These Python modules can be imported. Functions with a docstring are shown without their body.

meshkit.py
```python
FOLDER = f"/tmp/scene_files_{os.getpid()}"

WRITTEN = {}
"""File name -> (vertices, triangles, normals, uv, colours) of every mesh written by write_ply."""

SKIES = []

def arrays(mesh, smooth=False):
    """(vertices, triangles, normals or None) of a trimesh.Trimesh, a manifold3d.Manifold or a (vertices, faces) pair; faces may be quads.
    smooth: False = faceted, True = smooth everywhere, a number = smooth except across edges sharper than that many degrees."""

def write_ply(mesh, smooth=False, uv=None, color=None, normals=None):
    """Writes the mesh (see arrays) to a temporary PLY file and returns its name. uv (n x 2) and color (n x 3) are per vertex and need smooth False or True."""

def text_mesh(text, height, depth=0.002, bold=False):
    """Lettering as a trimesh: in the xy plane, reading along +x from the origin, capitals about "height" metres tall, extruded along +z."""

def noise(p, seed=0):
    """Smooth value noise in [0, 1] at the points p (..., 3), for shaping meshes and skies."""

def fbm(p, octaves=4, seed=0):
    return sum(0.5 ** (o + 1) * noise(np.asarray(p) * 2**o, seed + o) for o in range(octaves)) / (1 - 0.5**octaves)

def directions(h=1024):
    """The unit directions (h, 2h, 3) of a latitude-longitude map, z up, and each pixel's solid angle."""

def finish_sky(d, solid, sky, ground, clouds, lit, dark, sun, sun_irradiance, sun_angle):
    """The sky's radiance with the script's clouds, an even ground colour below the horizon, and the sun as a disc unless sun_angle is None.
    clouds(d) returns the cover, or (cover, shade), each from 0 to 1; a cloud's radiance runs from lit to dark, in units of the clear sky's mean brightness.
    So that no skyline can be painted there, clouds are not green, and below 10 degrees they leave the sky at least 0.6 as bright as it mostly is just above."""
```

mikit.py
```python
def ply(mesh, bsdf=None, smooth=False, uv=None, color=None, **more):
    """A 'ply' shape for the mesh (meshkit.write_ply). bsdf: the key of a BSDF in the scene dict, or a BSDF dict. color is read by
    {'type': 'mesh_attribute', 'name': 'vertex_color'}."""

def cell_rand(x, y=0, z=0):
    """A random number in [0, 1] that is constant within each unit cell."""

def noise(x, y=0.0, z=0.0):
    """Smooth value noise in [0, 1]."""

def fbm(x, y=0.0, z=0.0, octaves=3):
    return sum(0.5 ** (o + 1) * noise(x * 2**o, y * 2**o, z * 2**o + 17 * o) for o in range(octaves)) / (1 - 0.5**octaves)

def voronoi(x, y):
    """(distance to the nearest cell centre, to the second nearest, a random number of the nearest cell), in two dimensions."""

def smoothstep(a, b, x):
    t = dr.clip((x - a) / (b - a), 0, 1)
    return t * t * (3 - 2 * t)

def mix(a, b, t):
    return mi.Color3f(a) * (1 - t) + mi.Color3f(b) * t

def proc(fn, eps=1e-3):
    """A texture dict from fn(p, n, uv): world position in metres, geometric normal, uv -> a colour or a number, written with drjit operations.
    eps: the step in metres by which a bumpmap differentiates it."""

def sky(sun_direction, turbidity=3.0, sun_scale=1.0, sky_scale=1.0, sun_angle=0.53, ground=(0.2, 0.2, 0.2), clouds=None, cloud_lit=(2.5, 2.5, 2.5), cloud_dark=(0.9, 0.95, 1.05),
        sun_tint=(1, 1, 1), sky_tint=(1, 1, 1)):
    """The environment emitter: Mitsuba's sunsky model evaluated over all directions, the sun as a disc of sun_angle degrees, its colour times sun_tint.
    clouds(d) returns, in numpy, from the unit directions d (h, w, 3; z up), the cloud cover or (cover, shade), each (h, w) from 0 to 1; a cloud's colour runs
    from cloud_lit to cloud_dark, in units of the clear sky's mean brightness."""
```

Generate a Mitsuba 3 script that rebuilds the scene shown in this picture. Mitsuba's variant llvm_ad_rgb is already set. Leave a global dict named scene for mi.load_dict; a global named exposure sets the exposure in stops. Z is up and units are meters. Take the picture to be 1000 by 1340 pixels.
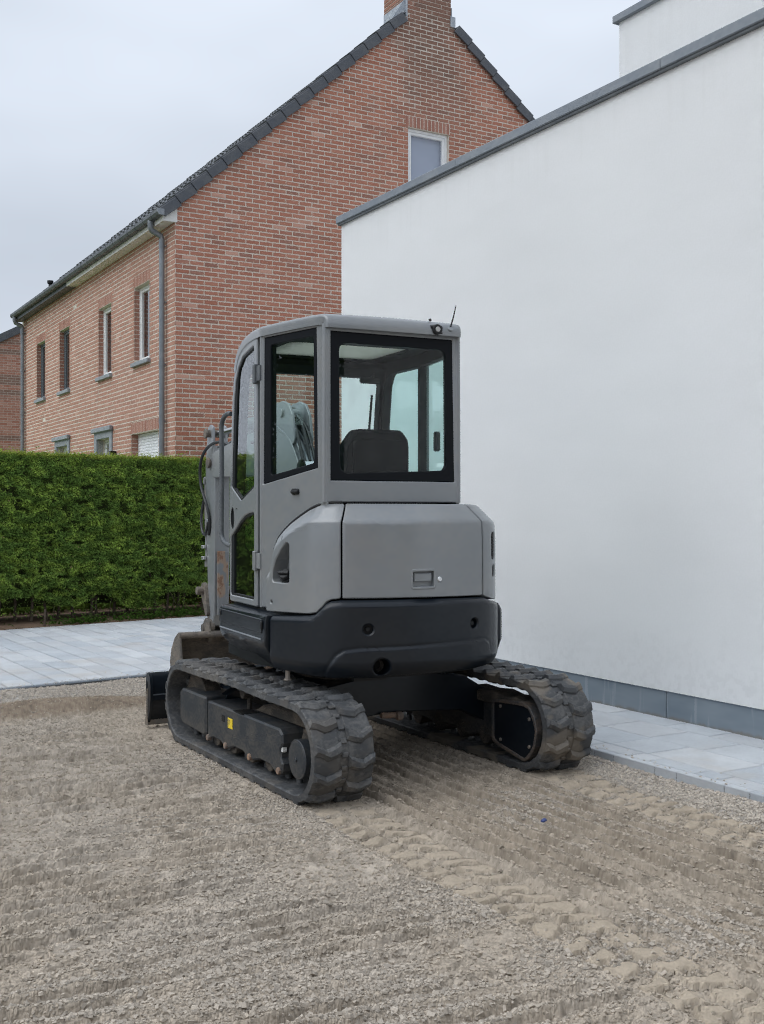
import math, random
import numpy as np
import trimesh, shapely
from shapely.geometry import Polygon, box as sbox, LineString, Point
from shapely import affinity
from scipy.interpolate import CubicSpline
import manifold3d as m3
import drjit as dr
import mitsuba as mi
import mikit, meshkit
from mikit import proc, noise, fbm, voronoi, cell_rand, smoothstep, mix

# ---------------------------------------------------------------- camera, sky, exposure
T = mi.ScalarTransform4f
YAW = math.radians(30.095)
EYE = (0.0, 0.0, 1.5)
exposure = 2.45
scene = {
    'camera': {'type': 'perspective', 'fov': 2 * math.degrees(math.atan(500 / 1458)), 'fov_axis': 'x', 'near_clip': 0.1, 'far_clip': 600.0,
               'to_world': T().look_at(origin=list(EYE), target=[math.sin(YAW), math.cos(YAW), 1.5], up=[0, 0, 1])},
}


def cloud_cover(d):
    """Closed cloud: brightest overhead, about half as bright at the horizon, with soft darker banks."""
    n = meshkit.fbm(d * np.array([2.2, 2.2, 6.0]) + 3.1, 4, 5)
    m = meshkit.fbm(d * np.array([5.0, 5.0, 9.0]) + 7.7, 4, 9)
    up = np.clip(d[..., 2], 0, 1)
    shade = 1.00 - (1 + 2 * up) / 3 + 0.80 * (n - 0.5) + 0.34 * (m - 0.5)
    return np.ones(d.shape[:2]), np.clip(shade, 0, 1)


scene['sky'] = mikit.sky((-0.60, 0.10, 0.79), turbidity=3, sun_scale=0.25, sun_angle=60, clouds=cloud_cover,
                         cloud_lit=(1.80, 1.96, 2.20), cloud_dark=(0.86, 0.965, 1.12), ground=(0.24, 0.22, 0.2), sun_tint=(0.80, 0.97, 1.28))
labels = {}
rng = np.random.default_rng(7)
random.seed(7)

# ---------------------------------------------------------------- helpers
def numbered(key):
    if key not in USED:
        USED.add(key)
        return key
    i = 1
    while f'{key}_{i:03d}' in USED:
        i += 1
    USED.add(f'{key}_{i:03d}')
    return f'{key}_{i:03d}'


USED = set()


def add(name, mesh, bsdf, parent=None, smooth=False, label=None, kind=None, category=None, group=None, **kw):
    key = numbered((parent + '__' if parent else '') + name)
    scene[key] = mikit.ply(mesh, 'mat_' + bsdf, smooth=smooth, **kw)
    tag(key, label, kind, category, group)
    return key


def tag(key, label=None, kind=None, category=None, group=None):
    e = {k: v for k, v in dict(label=label, kind=kind, category=category, group=group).items() if v}
    if e:
        labels[key] = {**labels.get(key, {}), **e}


def thing(name, label, category, group=None):
    key = numbered(name)
    tag(key, label, None, category, group)
    return key


def join(*ms):
    vs, fs, n = [], [], 0
    for v, f in ms:
        v, f = np.asarray(v, float), np.asarray(f, int)
        if f.shape[1] == 4:
            f = np.vstack([f[:, [0, 1, 2]], f[:, [0, 2, 3]]])
        vs.append(v)
        fs.append(f + n)
        n += len(v)
    return np.vstack(vs), np.vstack(fs)


def tri(m):
    return (np.array(m.vertices), np.array(m.faces))


def bx(x0, x1, y0, y1, z0, z1, ch=0.0):
    """Box, its edges chamfered by ch."""
    if ch <= 0:
        v = np.array([[x, y, z] for x in (x0, x1) for y in (y0, y1) for z in (z0, z1)], float)
        f = np.array([[0, 1, 3], [0, 3, 2], [4, 6, 7], [4, 7, 5], [0, 4, 5], [0, 5, 1], [2, 3, 7], [2, 7, 6], [0, 2, 6], [0, 6, 4], [1, 5, 7], [1, 7, 3]])
        return v, f
    p = []
    for sx in (0, 1):
        for sy in (0, 1):
            for sz in (0, 1):
                c = np.array([(x0, x1)[sx], (y0, y1)[sy], (z0, z1)[sz]], float)
                i = np.array([1 - 2 * sx, 1 - 2 * sy, 1 - 2 * sz]) * ch
                for k in range(3):
                    q = c + i
                    q[k] = c[k]
                    p.append(q)
    return hull(p)


def hull(pts):
    return man(m3.Manifold.hull_points(np.asarray(pts, np.float32).astype(float)))


def man(m):
    a = m.to_mesh()
    return np.array(a.vert_properties[:, :3], float), np.array(a.tri_verts, int)


def to_man(mesh):
    v, f = mesh
    t = trimesh.Trimesh(v, f, process=False)
    t.merge_vertices(digits_vertex=7)
    return m3.Manifold(m3.Mesh(np.array(t.vertices, np.float32), np.array(t.faces, np.uint32)))


def refine(mesh, length):
    m = to_man(mesh)
    if m.is_empty():
        return mesh
    return man(m.refine_to_length(length))


def rnd(poly, r, seg=4):
    """Rounds all corners of a 2-D polygon."""
    p = poly.buffer(-r, join_style=2).buffer(r, quad_segs=seg)
    return p.buffer(r, join_style=2).buffer(-r, quad_segs=seg)


def rrect(x0, y0, x1, y1, r, seg=4):
    return sbox(x0 + r, y0 + r, x1 - r, y1 - r).buffer(r, quad_segs=seg)


def ring_pts(r):
    p = np.array(r.coords)[:-1]
    keep = np.hypot(*(p - np.roll(p, 1, 0)).T) > 1e-5
    return p[keep]


def offset_ring(p, c):
    d = np.roll(p, -1, 0) - p
    d /= np.hypot(*d.T)[:, None]
    n2 = np.stack([d[:, 1], -d[:, 0]], 1)
    n1 = np.roll(n2, 1, 0)
    k = 1 + (n1 * n2).sum(1)
    return p - c * (n1 + n2) / np.maximum(k, 0.4)[:, None]


def plate(poly, t0, t1, ch=0.003):
    """Polygon (with holes) extruded from t0 to t1, the t1 edge chamfered: points (x, y, t)."""
    if poly.geom_type != 'Polygon':
        return join(*[plate(g, t0, t1, ch) for g in poly.geoms])
    import mapbox_earcut as ec
    poly = shapely.geometry.polygon.orient(poly.simplify(1e-5), 1.0)
    rings = [ring_pts(poly.exterior)] + [ring_pts(r) for r in poly.interiors]
    sizes = np.array([len(r) for r in rings])
    n = sizes.sum()
    base = np.vstack(rings)
    caps = ec.triangulate_float64(base, np.cumsum(sizes).astype(np.uint32)).reshape(-1, 3)
    a = base[caps]
    cr = (a[:, 1, 0] - a[:, 0, 0]) * (a[:, 2, 1] - a[:, 0, 1]) - (a[:, 1, 1] - a[:, 0, 1]) * (a[:, 2, 0] - a[:, 0, 0])
    caps[cr < 0] = caps[cr < 0][:, ::-1]
    layers = [(base, t0)]
    if ch > 0:
        layers += [(base, t1 - ch), (np.vstack([offset_ring(r, ch) for r in rings]), t1)]
    else:
        layers += [(base, t1)]
    v = np.vstack([np.column_stack([p, np.full(n, t)]) for p, t in layers])
    f = [caps[:, ::-1], caps + n * (len(layers) - 1)]
    at = 0
    for s in sizes:
        i = np.arange(s) + at
        j = np.roll(np.arange(s), -1) + at
        for L in range(len(layers) - 1):
            a, b = L * n, (L + 1) * n
            f += [np.stack([a + i, a + j, b + j], 1), np.stack([a + i, b + j, b + i], 1)]
        at += s
    return v, np.vstack(f)


def place(mesh, o, ex, ey, ez):
    v, f = mesh
    M = np.stack([ex, ey, ez]).astype(float)
    w = np.asarray(o, float) + v @ M
    return (w, f if np.linalg.det(M) > 0 else f[:, ::-1])


def tube(pts, r, sides=10, smooth_n=0, cap=True):
    p = np.asarray(pts, float)
    if smooth_n:
        t = np.r_[0, np.cumsum(np.linalg.norm(np.diff(p, axis=0), axis=1))]
        p = CubicSpline(t, p)(np.linspace(0, t[-1], smooth_n))
    d = np.gradient(p, axis=0)
    d /= np.linalg.norm(d, axis=1, keepdims=True)
    a = np.cross(d[0], [0.31, 0.2, 0.93])
    rows = []
    rr = np.broadcast_to(r, (len(p),))
    ang = np.arange(sides) * 2 * np.pi / sides
    for k in range(len(p)):
        a = a - d[k] * (a @ d[k])
        a /= np.linalg.norm(a)
        b = np.cross(d[k], a)
        rows.append(p[k] + rr[k] * (np.cos(ang)[:, None] * a + np.sin(ang)[:, None] * b))
    v = np.vstack(rows)
    i, j = np.meshgrid(np.arange(len(p) - 1), np.arange(sides), indexing='ij')
    q = np.stack([i * sides + j, i * sides + (j + 1) % sides, (i + 1) * sides + (j + 1) % sides, (i + 1) * sides + j], -1).reshape(-1, 4)
    f = np.vstack([q[:, [0, 1, 2]], q[:, [0, 2, 3]]])
    if cap:
        n = len(v)
        v = np.vstack([v, p[0], p[-1]])
        k = np.arange(sides)
        f = np.vstack([f, np.stack([k * 0 + n, (k + 1) % sides, k], 1), np.stack([k * 0 + n + 1, (len(p) - 1) * sides + k, (len(p) - 1) * sides + (k + 1) % sides], 1)])
    return v, f


def rod(p0, p1, r, sides=14):
    """Round bar with a small chamfer at both ends."""
    p0, p1 = np.asarray(p0, float), np.asarray(p1, float)
    d = (p1 - p0) / np.linalg.norm(p1 - p0)
    c = min(r * 0.15, 0.004)
    return tube([p0, p0 + d * c, p1 - d * c, p1], [r - c, r, r, r - c], sides)


def grid_mesh(P):
    h, w = P.shape[:2]
    i, j = np.meshgrid(np.arange(h - 1), np.arange(w - 1), indexing='ij')
    a = (i * w + j).ravel()
    f = np.vstack([np.stack([a, a + 1, a + w + 1], 1), np.stack([a, a + w + 1, a + w], 1)])
    return P.reshape(-1, 3), f


# ---------------------------------------------------------------- materials
def mat(name, d):
    scene['mat_' + name] = d
    return name


def pr(name, color, rough=0.5, metallic=0.0, spec=0.5, bump=None, bump_scale=1.0, two=True, **kw):
    col = color if isinstance(color, dict) else {'type': 'rgb', 'value': list(color)}
    r = rough if isinstance(rough, dict) else float(rough)
    d = {'type': 'principled', 'base_color': col, 'roughness': r, 'metallic': metallic, 'specular': spec, **kw}
    if bump is not None:
        d = {'type': 'bumpmap', 'arbitrary': bump, 'scale': bump_scale, 'bsdf': d}
    if two:
        d = {'type': 'twosided', 'bsdf': d}
    return mat(name, d)


def dusty(c, dust, lo, hi, scale=6.0, height=None, streak=1.0):
    """Base colour c with dust of colour 'dust' in noise patches; height: also heavier below that height in metres (dirt thrown up from the ground)."""
    def fn(p, n, uv):
        a = fbm(p.x * scale, p.y * scale, p.z * scale * streak, 4)
        b = fbm(p.x * scale * 9, p.y * scale * 9, p.z * scale * 9 * streak, 3)
        k = lo + (hi - lo) * smoothstep(0.35, 0.72, 0.65 * a + 0.35 * b)
        if height:
            k = k + 0.35 * (1 - smoothstep(0.0, height, p.z + 0.3 * height * (a - 0.5))) * b * 1.6
        return mix(c, dust, dr.clip(k, 0, 1))
    return proc(fn)


def rough_noise(a, b, s):
    return proc(lambda p, n, uv: a + (b - a) * fbm(p.x * s, p.y * s, p.z * s, 3))


pr('paint_grey', dusty((0.178, 0.192, 0.203), (0.225, 0.222, 0.212), 0.0, 0.45, 3.0), rough_noise(0.20, 0.32, 5.0), spec=0.75, clearcoat=0.9, clearcoat_gloss=0.92)
pr('paint_grey_dirty', dusty((0.18, 0.195, 0.205), (0.20, 0.18, 0.15), 0.15, 0.75, 5.0), 0.55)
pr('navy', dusty((0.005, 0.0085, 0.0135), (0.04, 0.04, 0.04), 0.0, 0.10, 5.0), rough_noise(0.22, 0.34, 6.0), spec=0.3, clearcoat=0.3, clearcoat_gloss=0.85)
pr('navy_dirty', dusty((0.024, 0.030, 0.037), (0.14, 0.12, 0.095), 0.0, 0.30, 8.0, height=0.22), 0.5)
pr('black_plastic', (0.011, 0.012, 0.013), 0.45, spec=0.3)
pr('interior_dark', (0.014, 0.016, 0.017), 0.6, spec=0.15)
pr('black_gloss', (0.0085, 0.010, 0.0125), 0.4, spec=0.10)
mat('hatch_plastic', {'type': 'principledthin', 'base_color': {'type': 'rgb', 'value': [0.62, 0.57, 0.50]}, 'roughness': 0.6, 'diff_trans': 0.55, 'spec_trans': 0.0, 'eta': 1.4})
pr('fabric', dusty((0.005, 0.006, 0.0065), (0.010, 0.011, 0.012), 0, 0.5, 30), 0.8, spec=0.06)
pr('steel_bright', (0.60, 0.60, 0.60), 0.22, metallic=1.0)
pr('steel_worn', dusty((0.20, 0.19, 0.18), (0.26, 0.21, 0.16), 0.1, 0.9, 12), 0.45, metallic=0.4)
pr('dirty_steel', dusty((0.085, 0.078, 0.070), (0.21, 0.175, 0.14), 0.05, 0.9, 9), 0.65,
   bump=proc(lambda p, n, uv: fbm(p.x * 60, p.y * 60, p.z * 60, 3) * 0.004), bump_scale=1.0)
pr('dark_dirt', dusty((0.030, 0.028, 0.026), (0.13, 0.105, 0.08), 0.05, 0.8, 14), 0.85)
pr('rusty', dusty((0.16, 0.14, 0.125), (0.32, 0.19, 0.12), 0.1, 1.0, 14), 0.8)
pr('cover_edge', dusty((0.040, 0.042, 0.045), (0.17, 0.115, 0.075), 0.0, 0.55, 11), 0.6)
def scuffed(p, n, uv):
    a = fbm(p.x * 14, p.y * 14, p.z * 7, 4)
    b = fbm(p.x * 50, p.y * 50, p.z * 40, 3)
    c = mix((0.18, 0.19, 0.20), (0.27, 0.20, 0.155), smoothstep(0.42, 0.50, a))
    return mix(c, (0.20, 0.115, 0.075), smoothstep(0.55, 0.62, a + 0.3 * (b - 0.5)))


pr('scuffed', proc(scuffed), 0.8)
pr('hose_rubber', (0.020, 0.022, 0.024), 0.42)
pr('chrome_soft', (0.72, 0.73, 0.74), 0.3, metallic=0.9)
pr('sticker_yellow', (0.75, 0.55, 0.03), 0.45)
pr('lens_white', (0.42, 0.42, 0.41), 0.2)


def rubber_color(p, n, uv):
    a = fbm(p.x * 10, p.y * 10, p.z * 10, 4)
    b = fbm(p.x * 70, p.y * 70, p.z * 70, 3)
    k = smoothstep(0.40, 0.72, 0.55 * a + 0.45 * b)
    c = mix((0.050, 0.053, 0.057), (0.130, 0.127, 0.122), k * 0.7)
    s = smoothstep(0.52, 0.66, fbm(p.x * 6 + 9, p.y * 6, p.z * 6, 4))
    right = smoothstep(3.5, 3.6, p.x)
    return mix(c, (0.20, 0.165, 0.125), s * (0.18 + 0.40 * right))


pr('rubber', proc(rubber_color), 0.52, bump=proc(lambda p, n, uv: fbm(p.x * 90, p.y * 90, p.z * 90, 3) * 0.0022))
mat('glass_tint', {'type': 'thindielectric', 'int_ior': 1.28, 'specular_transmittance': {'type': 'rgb', 'value': [0.77, 0.93, 0.905]}})
mat('glass_dark', {'type': 'thindielectric', 'int_ior': 1.85, 'specular_transmittance': {'type': 'rgb', 'value': [0.40, 0.60, 0.52]}})
mat('glass_clear', {'type': 'thindielectric', 'int_ior': 1.52})


BP, BL = 0.075, 0.2385        # brick course and brick length with their joints
HV, HU = 5.944, 16.71         # the near corner of the brick house


def brick_color(axis, seed, dirt=False, dark=1.0, gain=1.0, soft=0.0):
    def fn(p, n, uv):
        x = (p.x - HV) if axis == 'x' else (p.y - HU)
        k = dr.floor(p.z / BP + 0.04)
        c = dr.floor(x / BL + 0.5 * (k - 2 * dr.floor(k / 2)))
        r = cell_rand(c, k, seed)
        q = cell_rand(c, k, seed + 7)
        col = mix((0.305, 0.128, 0.087), (0.375, 0.174, 0.122), r)
        col = mix(col, (0.215, 0.118, 0.092), smoothstep(0.72, 0.95, q) * dark)
        col = mix(col, (0.44, 0.25, 0.19), smoothstep(0.06, 0.03, q))
        g = fbm(p.x * 45, p.y * 45, p.z * 70, 3)
        col = mix(col, (0.50, 0.36, 0.28), smoothstep(0.58, 0.80, g) * 0.55)
        col = col * (0.80 + 0.4 * fbm(p.x * 160, p.y * 160, p.z * 160, 2))
        col = mix(col, (0.40, 0.27, 0.22), soft) * gain
        if dirt:                                    # soot stain below the chimney
            w = fbm(p.x * 1.8, p.z * 1.8, 3.0, 3)
            k2 = smoothstep(1.25, 0.2, dr.abs(p.x - 10.75) + 1.0 * (w - 0.5)) * smoothstep(7.6, 9.6, p.z + 0.8 * (w - 0.5))
            col = mix(col, (0.125, 0.105, 0.088), k2 * 0.62)
        return col
    return proc(fn)


pr('brick_gable', brick_color('x', 3, True, 0.6, 1.22), 0.9, spec=0.2)
pr('brick_side', brick_color('y', 5, False, 0.4, 1.18, 0.4), 0.9, spec=0.2)
pr('brick_edge', proc(lambda p, n, uv: mix((0.34, 0.165, 0.125), (0.40, 0.21, 0.16), cell_rand(dr.floor(p.x / 0.075), dr.floor(p.y / 0.075), 4)) * (0.8 + 0.4 * fbm(p.x * 90, p.y * 90, p.z * 90, 2))), 0.9, spec=0.2)
pr('mortar', proc(lambda p, n, uv: mix((0.57, 0.52, 0.445), (0.66, 0.605, 0.53), fbm(p.x * 20, p.y * 20, p.z * 20, 3))), 0.95, spec=0.1)


def far_brick(p, n, uv):
    k = dr.floor(p.z / BP)
    x = p.x / BL + 0.5 * (k - 2 * dr.floor(k / 2))
    c = dr.floor(x)
    fx, fz = x - c, p.z / BP - k
    joint = dr.maximum(smoothstep(0.06, 0.03, fx), smoothstep(0.2, 0.12, fz))
    row = cell_rand(dr.floor(k / 2), dr.floor(c / 14), 3)
    col = mix((0.34, 0.155, 0.115), (0.42, 0.23, 0.18), cell_rand(c, k, 9))
    col = mix(col, (0.17, 0.125, 0.105), smoothstep(0.72, 0.92, row) * 0.7)
    return mix(col, (0.46, 0.41, 0.36), joint * 0.8)


pr('brick_far', proc(far_brick), 0.9, spec=0.2)
pr('window_white', (0.78, 0.79, 0.79), 0.35)
pr('window_grey', (0.11, 0.125, 0.14), 0.4)
pr('blind_blue', (0.30, 0.35, 0.45), 0.7)
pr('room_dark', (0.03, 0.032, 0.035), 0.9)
pr('bluestone', dusty((0.24, 0.265, 0.29), (0.31, 0.33, 0.345), 0, 1, 14), 0.7)
pr('roof_tile', dusty((0.062, 0.070, 0.084), (0.095, 0.100, 0.106), 0, 0.8, 9), 0.45)
pr('zinc', dusty((0.20, 0.225, 0.25), (0.27, 0.285, 0.30), 0, 0.9, 7), 0.42, metallic=0.35)
pr('zinc_dark', dusty((0.075, 0.085, 0.095), (0.13, 0.14, 0.145), 0, 0.8, 9), 0.5)
pr('lead', dusty((0.30, 0.34, 0.39), (0.42, 0.45, 0.48), 0, 1, 20), 0.55)
pr('soffit_white', dusty((0.70, 0.70, 0.68), (0.58, 0.57, 0.53), 0, 0.5, 8), 0.6)
pr('shutter_white', (0.80, 0.82, 0.84), 0.4)


def stucco(p, n, uv):
    a = fbm(p.y * 0.55, p.z * 0.55, 2.0, 4)
    b = fbm(p.y * 1.1 + 3, p.z * 5.5, 1.0, 3)
    c = fbm(p.y * 140, p.z * 140, p.x * 140, 2)
    s = fbm(p.y * 16, p.z * 0.7, 5.0, 3) * smoothstep(3.2, 4.6, p.z)
    k = 0.92 + 0.09 * a + 0.03 * (b - 0.5) + 0.07 * (c - 0.5)
    sp = smoothstep(0.75, 0.25, p.z + 0.5 * (fbm(p.y * 5, p.z * 5, 3.0, 4) - 0.5)) * smoothstep(0.4, 0.75, fbm(p.y * 30, p.z * 30, 1.0, 3))
    k = k * (1 - 0.06 * sp)
    return mix((0.765, 0.775, 0.778), (0.66, 0.665, 0.655), smoothstep(0.45, 0.8, s) * 0.18) * k


pr('stucco', proc(stucco), 0.9, spec=0.15, bump=proc(lambda p, n, uv: fbm(p.y * 190, p.z * 190, p.x * 190, 2) * 0.0016 + fbm(p.y * 2.2, p.z * 4.5, 1.0, 3) * 0.006, eps=2e-3))
pr('coping_alu', dusty((0.19, 0.215, 0.245), (0.25, 0.27, 0.29), 0, 0.8, 4), 0.45, metallic=0.2)


def plinth_color(p, n, uv):
    a = fbm(p.y * 3.0, p.z * 12, 1.0, 4)
    st = fbm(p.y * 26, p.z * 2.0, 2.0, 3)
    c = mix((0.155, 0.195, 0.235), (0.235, 0.275, 0.31), a)
    c = mix(c, (0.36, 0.40, 0.43), smoothstep(0.62, 0.78, st) * 0.4)
    return mix(c, (0.20, 0.175, 0.145), smoothstep(0.085, 0.06, p.z + 0.03 * (st - 0.5)) * 0.7)


pr('plinth', proc(plinth_color), 0.75)
PAVER = []
for i, c in enumerate([(0.370, 0.392, 0.412), (0.395, 0.415, 0.432), (0.345, 0.370, 0.394), (0.415, 0.430, 0.442), (0.375, 0.390, 0.405)]):
    def fn(p, n, uv, c=c):
        a = fbm(p.x * 5, p.y * 5, 1.0, 4)
        b = fbm(p.x * 60, p.y * 60, p.z * 60, 3)
        k = 0.84 + 0.22 * a + 0.16 * b
        return mix(mi.Color3f(c) * k, (0.36, 0.32, 0.27), smoothstep(0.60, 0.85, fbm(p.x * 2.1 + 5, p.y * 2.1, 2.0, 4)) * 0.35)
    PAVER.append(pr('paver_tone' + '_abcde'[0] + 'abcde'[i], proc(fn), 0.72, spec=0.35))
pr('joint_sand', (0.075, 0.074, 0.07), 0.95)
pr('kerb_dark', dusty((0.10, 0.12, 0.14), (0.17, 0.18, 0.19), 0, 0.9, 12), 0.75)

# ---------------------------------------------------------------- the ground
PITCH = 0.128
LT, RT = 2.67, 4.137          # centre lines of the two tracks
KERB = 4.512                  # gravel edge along the side path


def drive_edge(x):            # near edge of the driveway, u as a function of v
    return 9.537 + 0.127 * (x - 1.883)


def ground_height(x, y):
    P = np.stack([x, y, np.zeros_like(x)], -1)
    big = (meshkit.fbm(P * 1.1, 3, 1) - 0.5) * 0.035
    warp = meshkit.fbm(P * 2.3, 3, 2) - 0.5
    warp2 = meshkit.fbm(P * 7.0, 3, 3) - 0.5
    med = meshkit.fbm(P * 14.0, 3, 4) - 0.5
    fine = meshkit.fbm(P * 36.0, 3, 5) - 0.5
    clod = np.abs(meshkit.noise(P * 52.0, 6) - 0.5) * 2
    clod2 = np.abs(meshkit.noise(P * 95.0, 8) - 0.5) * 2
    patch = meshkit.fbm(P * 0.9, 3, 11)

    def ss(a, b, t):
        t = np.clip((t - a) / (b - a), 0, 1)
        return t * t * (3 - 2 * t)
    wx = x + 0.035 * warp2
    track = np.maximum(ss(0.20, 0.155, np.abs(wx - LT)) * ss(5.3, 5.0, y), ss(0.20, 0.155, np.abs(wx - RT)) * ss(5.3, 5.0, y))
    lane = ss(2.80, 2.95, wx) * ss(4.02, 3.88, wx) * ss(8.2, 7.4, y)
    left = ss(2.50, 2.30, wx) * ss(8.6, 7.9, y)
    ridge = ss(0.33, 0.22, np.abs(np.abs(wx - LT) - 0.06)) * ss(0.17, 0.22, np.abs(wx - LT)) * ss(5.4, 5.0, y)
    # prints of the track pads, two staggered rows per track
    cx = np.where(np.abs(x - LT) < np.abs(x - RT), LT, RT)
    side = x - cx + 0.012 * warp2
    ph = (y + 0.05 * warp2 + 0.10 * warp + 0.30 * np.abs(side) - np.where(side > 0, 0.064, 0.0)) / PITCH
    cell = np.floor(ph)
    saw = ph - cell
    pick = meshkit.noise(np.stack([cell * 3.7, np.where(side > 0, 9.3, 1.2) + cx, 0 * x], -1), 13)
    wear = np.clip(1.5 * meshkit.fbm(P * 3.1, 3, 14) - 0.05 + 0.5 * (pick - 0.5), 0, 1)
    pad = ss(0.08, 0.18, saw + 0.45 * med + 0.25 * fine) * ss(0.72, 0.60, saw + 0.45 * med + 0.25 * fine) * ss(0.008, 0.035, np.abs(side) + 0.04 * fine) * ss(0.172, 0.150, np.abs(side) + 0.05 * med)
    pad = pad * ss(0.0, 0.26, wear + 0.35 * med)
    h_track = -0.012 + 0.013 * saw * pad - 0.020 * (1 - pad) + 0.012 * np.clip((saw - 0.78) / 0.22, 0, 1) * (1 - pad)
    # furrows along the lane between the tracks, and pad prints across the yard on the left
    def steps(t, period, w):
        f = t / period - np.floor(t / period)
        return np.where(f < w, ss(0, w, f), 1 - (f - w) / (1 - w)) - 0.5
    broken = meshkit.fbm(P * np.array([4.0, 4.0, 1]) + 5, 3, 19)
    fur = steps(x + 0.05 * warp + 0.020 * warp2 + 0.014 * med, 0.108, 0.21) * np.clip(0.35 + 1.4 * (meshkit.fbm(P * np.array([9.0, 2.2, 1]), 3, 17) - 0.30) + 0.9 * (broken - 0.5), 0.15, 1.2)
    acr = steps(y + 0.05 * x + 0.13 * warp + 0.045 * warp2 + 0.022 * med, 0.120, 0.20) * np.clip(0.35 + 1.6 * (meshkit.fbm(P * np.array([2.0, 7.0, 1]), 3, 18) - 0.38) + 0.9 * (broken - 0.5) + 0.8 * (patch - 0.5), 0.12, 1.2)
    rough = 0.014 * med + 0.018 * fine + 0.013 * (0.5 - clod) + 0.010 * (0.5 - clod2)
    coarse = np.clip(0.55 + 1.6 * (meshkit.fbm(P * 2.6, 3, 15) - 0.5), 0.25, 1.2)
    rough = rough * coarse
    h = big + rough + 0.046 * fur * lane + 0.042 * acr * left * (1 - ss(2.15, 2.4, x) * ss(3.0, 3.6, y))
    h = h * (1 - track) + track * (h_track + big * 0.5 + rough * (1.35 - 1.2 * pad)) + 0.014 * ridge
    d = y - drive_edge(x)
    mound = 0.085 * np.exp(-(((x - 2.05) / 0.85) ** 2 + ((y - 8.55) / 0.22) ** 2)) * (0.7 + 0.9 * patch)
    h = h + mound * (1 - track)
    under = ss(0.24, 0.20, np.abs(x - LT)) * ss(4.8, 5.0, y) * ss(7.45, 7.25, y) + ss(0.24, 0.20, np.abs(x - RT)) * ss(4.8, 5.0, y) * ss(7.45, 7.25, y)
    h = h * (1 - 0.75 * np.clip(under, 0, 1)) + 0.010 * np.clip(under, 0, 1) - 0.024 * ss(0.0, -0.8, d) * ss(4.48, 4.34, x)
    h = h + 0.012 * ss(-0.5, -0.1, d) + 0.012 * ss(4.2, 4.45, x)
    edge = ss(0.0, 0.25, x - 0.15) * ss(0.0, 0.25, y - 1.6)
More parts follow.
